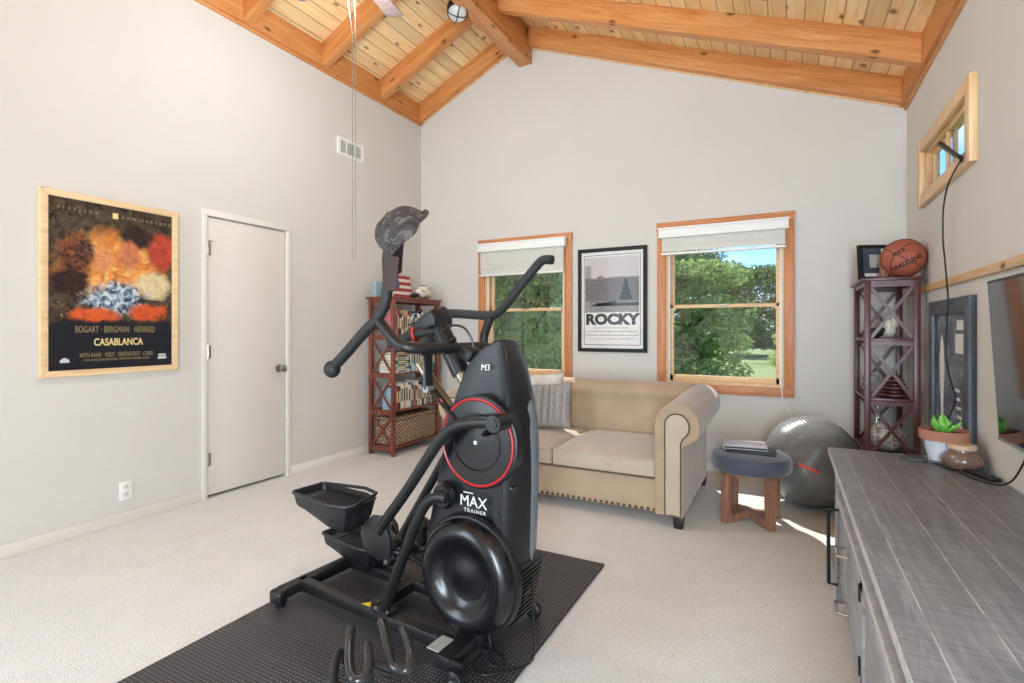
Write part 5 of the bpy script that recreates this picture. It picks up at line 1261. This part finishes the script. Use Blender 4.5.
g = MB(); g.tube([(-1.41, 1.38, b0+.014), (-1.36, 1.32, .10), (-1.30, 1.24, .15), (-1.20, 1.13, .17), (-1.10, 1.06, .17), (-.985, 1.05, .16)], .013, 12, sm=5); g.build('curved_brace', M['blkm'], stn)
g = MB(); g.ball((-.93, 1.01, .25), (.035, .03, .03), 18, 10); g.build('knob', M['grey'], stn)

# ------------------------------------------------------------------ ceiling fan, chain, beam light
fan = empty('ceiling_fan', (-2.32, 2.33, 3.42), 'ceiling fan with grey-brown wooden blades hanging from the ridge beam', 'ceiling fan')
fc = Vector((-2.34, 2.33, 3.45))
g = MB(); g.cyl(fc+Vector((0, 0, .05)), (fc.x, fc.y, 3.93), .014, 14); g.lathe([(0, 0), (.03, 0), (.07, .06), (.07, .08), (0, .08)], (fc.x, fc.y, 3.85), n=24); g.build('downrod', M['chrome'], fan)
g = MB(); g.lathe([(0, -.09), (.06, -.085), (.10, -.05), (.12, 0), (.11, .05), (.05, .08), (0, .085)], fc, n=32); g.build('motor_housing', M['chrome'], fan)
def fade(col): return plain('fan_blade_wood', col, .5, var=.12, sc=20)
M['blade'] = wood('fan_blade_wood', rgb(150, 128, 124), rgb(126, 104, 102), rgb(170, 148, 144), 'x', knots=False)
b_ang = math.atan2(2.87-2.33, -2.45+2.34)
for k in range(5):
    a_ = b_ang+k*2*PI/5
    g = MB(); g.prism([(.13, -.045), (.2, -.055), (.5, -.066), (.56, -.062), (.575, -.04), (.575, .04), (.56, .062), (.5, .066), (.2, .055), (.13, .045)], 'z', -.004, .004, bev=.001)
    me_M = Matrix.Translation(fc-Vector((0, 0, .0))) @ Matrix.Rotation(a_, 4, 'Z') @ Matrix.Rotation(.15, 4, 'X')
    for v_ in g.bm.verts: v_.co = me_M @ v_.co
    bl = g.build('blade', M['blade'], fan)
    g = MB(); g.box((.13, 0, .004), (.09, .03, .006))
    for v_ in g.bm.verts: v_.co = me_M @ v_.co
    g.build('blade_iron', M['chrome'], bl)
g = MB(); g.lathe([(0, -.17), (.05, -.165), (.085, -.14), (.095, -.1), (.08, -.085), (0, -.085)], fc, n=28); g.build('light_globe', M['blind'], fan)
M['chain'] = plain('grey_bead_chain', rgb(150, 146, 140), .4, .5)
g = MB()
ldir = Vector((.8847, .4662, 0))
pl = Vector((-2.305, 2.33, 0))-ldir*.009; pr_ = Vector((-2.305, 2.33, 0))+ldir*.009
pts = [(*(fc-ldir*.03-Vector((0, 0, .085))).to_tuple(),), (pl.x, pl.y, 3.0), (pl.x, pl.y, 2.2), (pl.x, pl.y, 1.70), (pl.x+ldir.x*.003, pl.y+ldir.y*.003, 1.645), (pl.x+ldir.x*.009, pl.y+ldir.y*.009, 1.632), (pr_.x-ldir.x*.003, pr_.y-ldir.y*.003, 1.645), (pr_.x, pr_.y, 1.70), (pr_.x, pr_.y, 2.2), (pr_.x, pr_.y, 3.0), (*(fc+ldir*.03-Vector((0, 0, .085))).to_tuple(),)]
g.tube(pts, .0022, 6); g.build('pull_chain', M['chain'], fan)
bl_ = empty('beam_light', (-2.50, 3.70, 3.93), 'small caged bulkhead light mounted beside the ridge beam', 'light fixture')
M['frost'] = plain('frosted_glass', rgb(214, 216, 216), .3, var=.02)
lc = Vector((-2.475, 3.70, 3.93)); ld = Vector((.25, -.35, -.9)).normalized()
g = MB(); g.lathe([(0, .02), (.085, .02), (.09, .0), (.088, -.06), (.06, -.075), (0, -.075)], lc, ld, 28); g.build('housing', M['blk'], bl_)
g = MB(); g.lathe([(.078, .02), (.074, .035), (.055, .052), (.03, .06), (0, .062)], lc, ld, 28, caps=False); g.build('lens', M['frost'], bl_)
u_ = ld.orthogonal().normalized(); w_ = ld.cross(u_)
for d_, e_ in ((u_, w_), (w_, u_)):
    g = MB(); g.tube([lc+ld*(.02+.048*math.cos(t))+d_*.084*math.sin(t) for t in [(-PI/2)+PI*i/10 for i in range(11)]], .004, 6); g.build('cage_bar', M['blk'], bl_)

# ------------------------------------------------------------------ outdoors
m = MB(); gx = 48; V = []; F = []
def gz(x, y): return -.55+.0105*max(0, y-8)+.25*math.sin(x*.13+1)*math.sin(y*.09)
for j in range(gx+1):
    for i in range(gx+1):
        x = -60+120*i/gx; y = -30+130*j/gx; V.append((x, y, gz(x, y)))
for j in range(gx):
    for i in range(gx): a_ = j*(gx+1)+i; F.append((a_, a_+1, a_+gx+2, a_+gx+1))
m._add(V, F); tag(m.build('ground_meadow', M['grass'], kind='structure'))
def foliage(seed, n, spread, size, blobs):
    rnd = random.Random(seed); vs, fs = [], []
    for k in range(n):
        b = blobs[rnd.randrange(len(blobs))]
        d = Vector((rnd.gauss(0, 1), rnd.gauss(0, 1), rnd.gauss(0, 1))).normalized()
        c = Vector(b[0])+Vector((d.x*b[1][0], d.y*b[1][1], d.z*b[1][2]))*(rnd.random()**.35)
        s = size*rnd.uniform(.6, 1.3)
        a = Vector((rnd.gauss(0, 1), rnd.gauss(0, 1), rnd.gauss(0, .6))).normalized(); e = a.orthogonal().normalized()
        q = Matrix.Rotation(rnd.uniform(0, 6.28), 3, a) @ e; w = a.cross(q)
        i = len(vs); vs += [c-q*s, c-w*s*.45, c+q*s, c+w*s*.45]; fs.append((i, i+1, i+2, i+3))
    me = bpy.data.meshes.new('foliage'); me.from_pydata([tuple(v) for v in vs], [], fs); return me
def blobs(seed, H, W, n):
    r = random.Random(seed); out = []
    for k in range(n):
        z = H*(.12+.8*r.random()); w = W*(1-.75*abs(z/H-.42)**1.3)
        a = r.uniform(0, 6.28); d = w*r.random()**.6*.75
        s = r.uniform(.16, .3)*W; out.append(((d*math.cos(a), d*math.sin(a), z), (s*1.15, s*1.15, s*.8)))
    return out
FM = [foliage(1, 15000, 0, .085, blobs(1, 5.5, 2.6, 46)), foliage(2, 15000, 0, .085, blobs(2, 5.5, 2.6, 46)), foliage(3, 9000, 0, .06, blobs(3, 2.2, 1.5, 22))]
def tree(x, y, s, fm, lm, label, group, rz=0, H=5.5, sz=None):
    sz = sz or s
    r = empty('bush' if fm == 2 else 'leafy_tree', (x, y, gz(x, y)), label, 'bush' if fm == 2 else 'tree', group, rz=rz)
    me = FM[fm] if lm is None else FM[fm].copy(); me.materials.clear(); me.materials.append(M[lm])
    o = bpy.data.objects.new('foliage', me); COL.objects.link(o); o.parent = r; o.scale = (s, s, (sz or s))
    g = MB(); h = 5.5 if fm < 2 else 1.8
    g.tube([(0, 0, -.3), (.05*s, 0, h*.3*s), (-.05*s, .1*s, h*.6*s), (.1*s, 0, h*.85*s)], [.14*s, .11*s, .07*s, .03*s], 10, sm=4)
    for k in range(5):
        a_ = k*1.3; z_ = h*(.25+.12*k)*s; g.tube([(0, 0, z_), (.6*s*math.cos(a_), .6*s*math.sin(a_), z_+.35*s), (1.1*s*math.cos(a_), 1.1*s*math.sin(a_), z_+.8*s)], [.05*s, .035*s, .015*s], 8)
    t = g.build('trunk', M['bark'], r, local=True); t.scale = (1, 1, sz/s); OFF[t.name] = Vector((0, 0, 0))
TR = [(-7.2, 9.6, .95, 0, 'leafA', 'leafy tree filling the left side of the left far window'),
      (-4.6, 10.2, 1.0, 1, 'leafA', 'leafy tree filling the right side of the left far window'),
      (-2.6, 12.8, .95, 0, 'leafA', 'leafy tree standing at the left side of the right far window'),
      (-9.6, 12.0, 1.1, 1, 'leafC', 'dark leafy tree furthest left outdoors'),
      (-5.6, 14.5, 1.15, 0, 'leafC', 'dark leafy tree behind the two trees of the left far window')]
for k, (x, y, s, fm, lm, lb) in enumerate(TR): tree(x, y, s, fm, lm, lb, None, rz=k*1.7, sz=.70 if k == 2 else None)
tree(-4.3, 8.3, 1.0, 2, 'leafB', 'bright green bush low in the left far window', None, 0.5)
tree(-2.95, 10.2, .75, 2, 'leafB', 'bright green bush low at the left edge of the right far window', None, 1.5)
tree(.6, 17.0, .8, 2, 'leafB', 'light green bush at the right edge of the right far window', None, 2.2)
for k, (x, y, s) in enumerate([(-9, 33, 1.35), (-6, 35, 1.45), (-3.2, 33, 1.4), (-.4, 34, 1.32), (2.2, 32, 1.15), (4.8, 33, 1.25), (8, 36, 1.3), (-12.5, 36, 1.5), (-17, 34, 1.5), (12, 34, 1.4)]):
    tree(x, y, s, k % 2, ['leafA', 'leafC'][k % 2], 'distant tree in the row beyond the sunny meadow', 'trees in the row beyond the meadow', rz=k*.9, sz=s*(.74 if x > -5 else .9))
# ------------------------------------------------------------------ light
w = bpy.data.worlds.new('world'); scene.world = w; w.use_nodes = True; nt = w.node_tree
bg = nt.nodes['Background']; sky = nt.nodes.new('ShaderNodeTexSky'); sky.sky_type = 'NISHITA'
sky.sun_disc = False; sky.sun_elevation = math.radians(50); sky.sun_rotation = math.radians(-30); sky.dust_density = .3; sky.ozone_density = 1.5
tc = nt.nodes.new('ShaderNodeTexCoord'); nz = nt.nodes.new('ShaderNodeTexNoise'); nz.inputs['Scale'].default_value = 5; nz.inputs['Detail'].default_value = 6
mpp = nt.nodes.new('ShaderNodeMapping'); mpp.inputs['Scale'].default_value = (1, 1, 2.4); nt.links.new(tc.outputs['Generated'], mpp.inputs[0]); nt.links.new(mpp.outputs[0], nz.inputs['Vector'])
cr = nt.nodes.new('ShaderNodeValToRGB'); cr.color_ramp.elements[0].position = .48; cr.color_ramp.elements[1].position = .62; nt.links.new(nz.outputs['Fac'], cr.inputs[0])
mx = nt.nodes.new('ShaderNodeMix'); mx.data_type = 'RGBA'; nt.links.new(cr.outputs[0], mx.inputs[0]); tn = nt.nodes.new('ShaderNodeMix'); tn.data_type = 'RGBA'; tn.blend_type = 'MULTIPLY'; tn.inputs[0].default_value = 1; tn.inputs[7].default_value = (.24, .40, .68, 1)
nt.links.new(sky.outputs[0], tn.inputs[6]); nt.links.new(tn.outputs[2], mx.inputs[6]); mx.inputs[7].default_value = (2.3, 2.35, 2.4, 1)
nt.links.new(mx.outputs[2], bg.inputs[0]); bg.inputs[1].default_value = .42
def light(name, ty, loc, energy, color=(1, 1, 1), size=1, size_y=None, rot=None, target=None):
    l = bpy.data.lights.new(name, ty); l.energy = energy; l.color = color
    o = bpy.data.objects.new(name, l); COL.objects.link(o); o.location = loc
    if ty == 'AREA':
        l.shape = 'RECTANGLE' if size_y else 'SQUARE'; l.size = size
        if size_y: l.size_y = size_y
    elif ty == 'POINT': l.shadow_soft_size = size
    if rot: o.rotation_euler = rot
    if target: o.rotation_euler = (Vector(target)-Vector(loc)).to_track_quat('-Z', 'Y').to_euler()
    return o
sd = Vector((.5*.643, -.866*.643, -.766))
s = light('sun', 'SUN', (0, 0, 10), 5.5, (1, .95, .87), target=tuple(Vector((0, 0, 10))+sd)); s.data.angle = math.radians(.6)
# fill lights added at the made-up rear and side windows behind the camera
light('rear_fill', 'AREA', (-2.975, YB-.02, 1.75), 80, (.76, .89, 1), 1.1, 2.8, rot=(PI/2+.1, 0, -.7))
light('rear_fill', 'AREA', (.41, YB+.03, 1.35), 135, (.76, .89, 1), .64, 2.2, rot=(PI/2+.12, 0, .22))
light('side_fill', 'AREA', (XR-.005, -.8, 1.3), 14, (.76, .89, 1), 1.3, 2.2, target=(XR-2.0, .9, 1.9))
light('fan_fill', 'POINT', (-2.34, 2.33, 3.21), 42, (.88, .94, 1), .09)  # fill light added under the fan, out of view, to brighten the room
# camera
cam = bpy.data.cameras.new('camera'); co = bpy.data.objects.new('camera', cam); COL.objects.link(co)
co.location = (0, 0, 1.22); cam.sensor_width = 36; cam.lens = 520/1024*36; cam.clip_start = .02; cam.clip_end = 300
co.rotation_euler = (PI/2, 0, math.atan2(274, 520)); cam.shift_y = -11.5/1024
scene.camera = co
scene.view_settings.view_transform = 'Standard'; scene.view_settings.look = 'None'; scene.view_settings.gamma = 1; scene.view_settings.use_curve_mapping = False
scene.view_settings.exposure = 0.39
scene.cycles.use_denoising = True
scene.cycles.max_bounces = 10; scene.cycles.diffuse_bounces = 6; scene.cycles.transparent_max_bounces = 16
scene.cycles.caustics_reflective = False; scene.cycles.caustics_refractive = False; scene.cycles.sample_clamp_indirect = 6
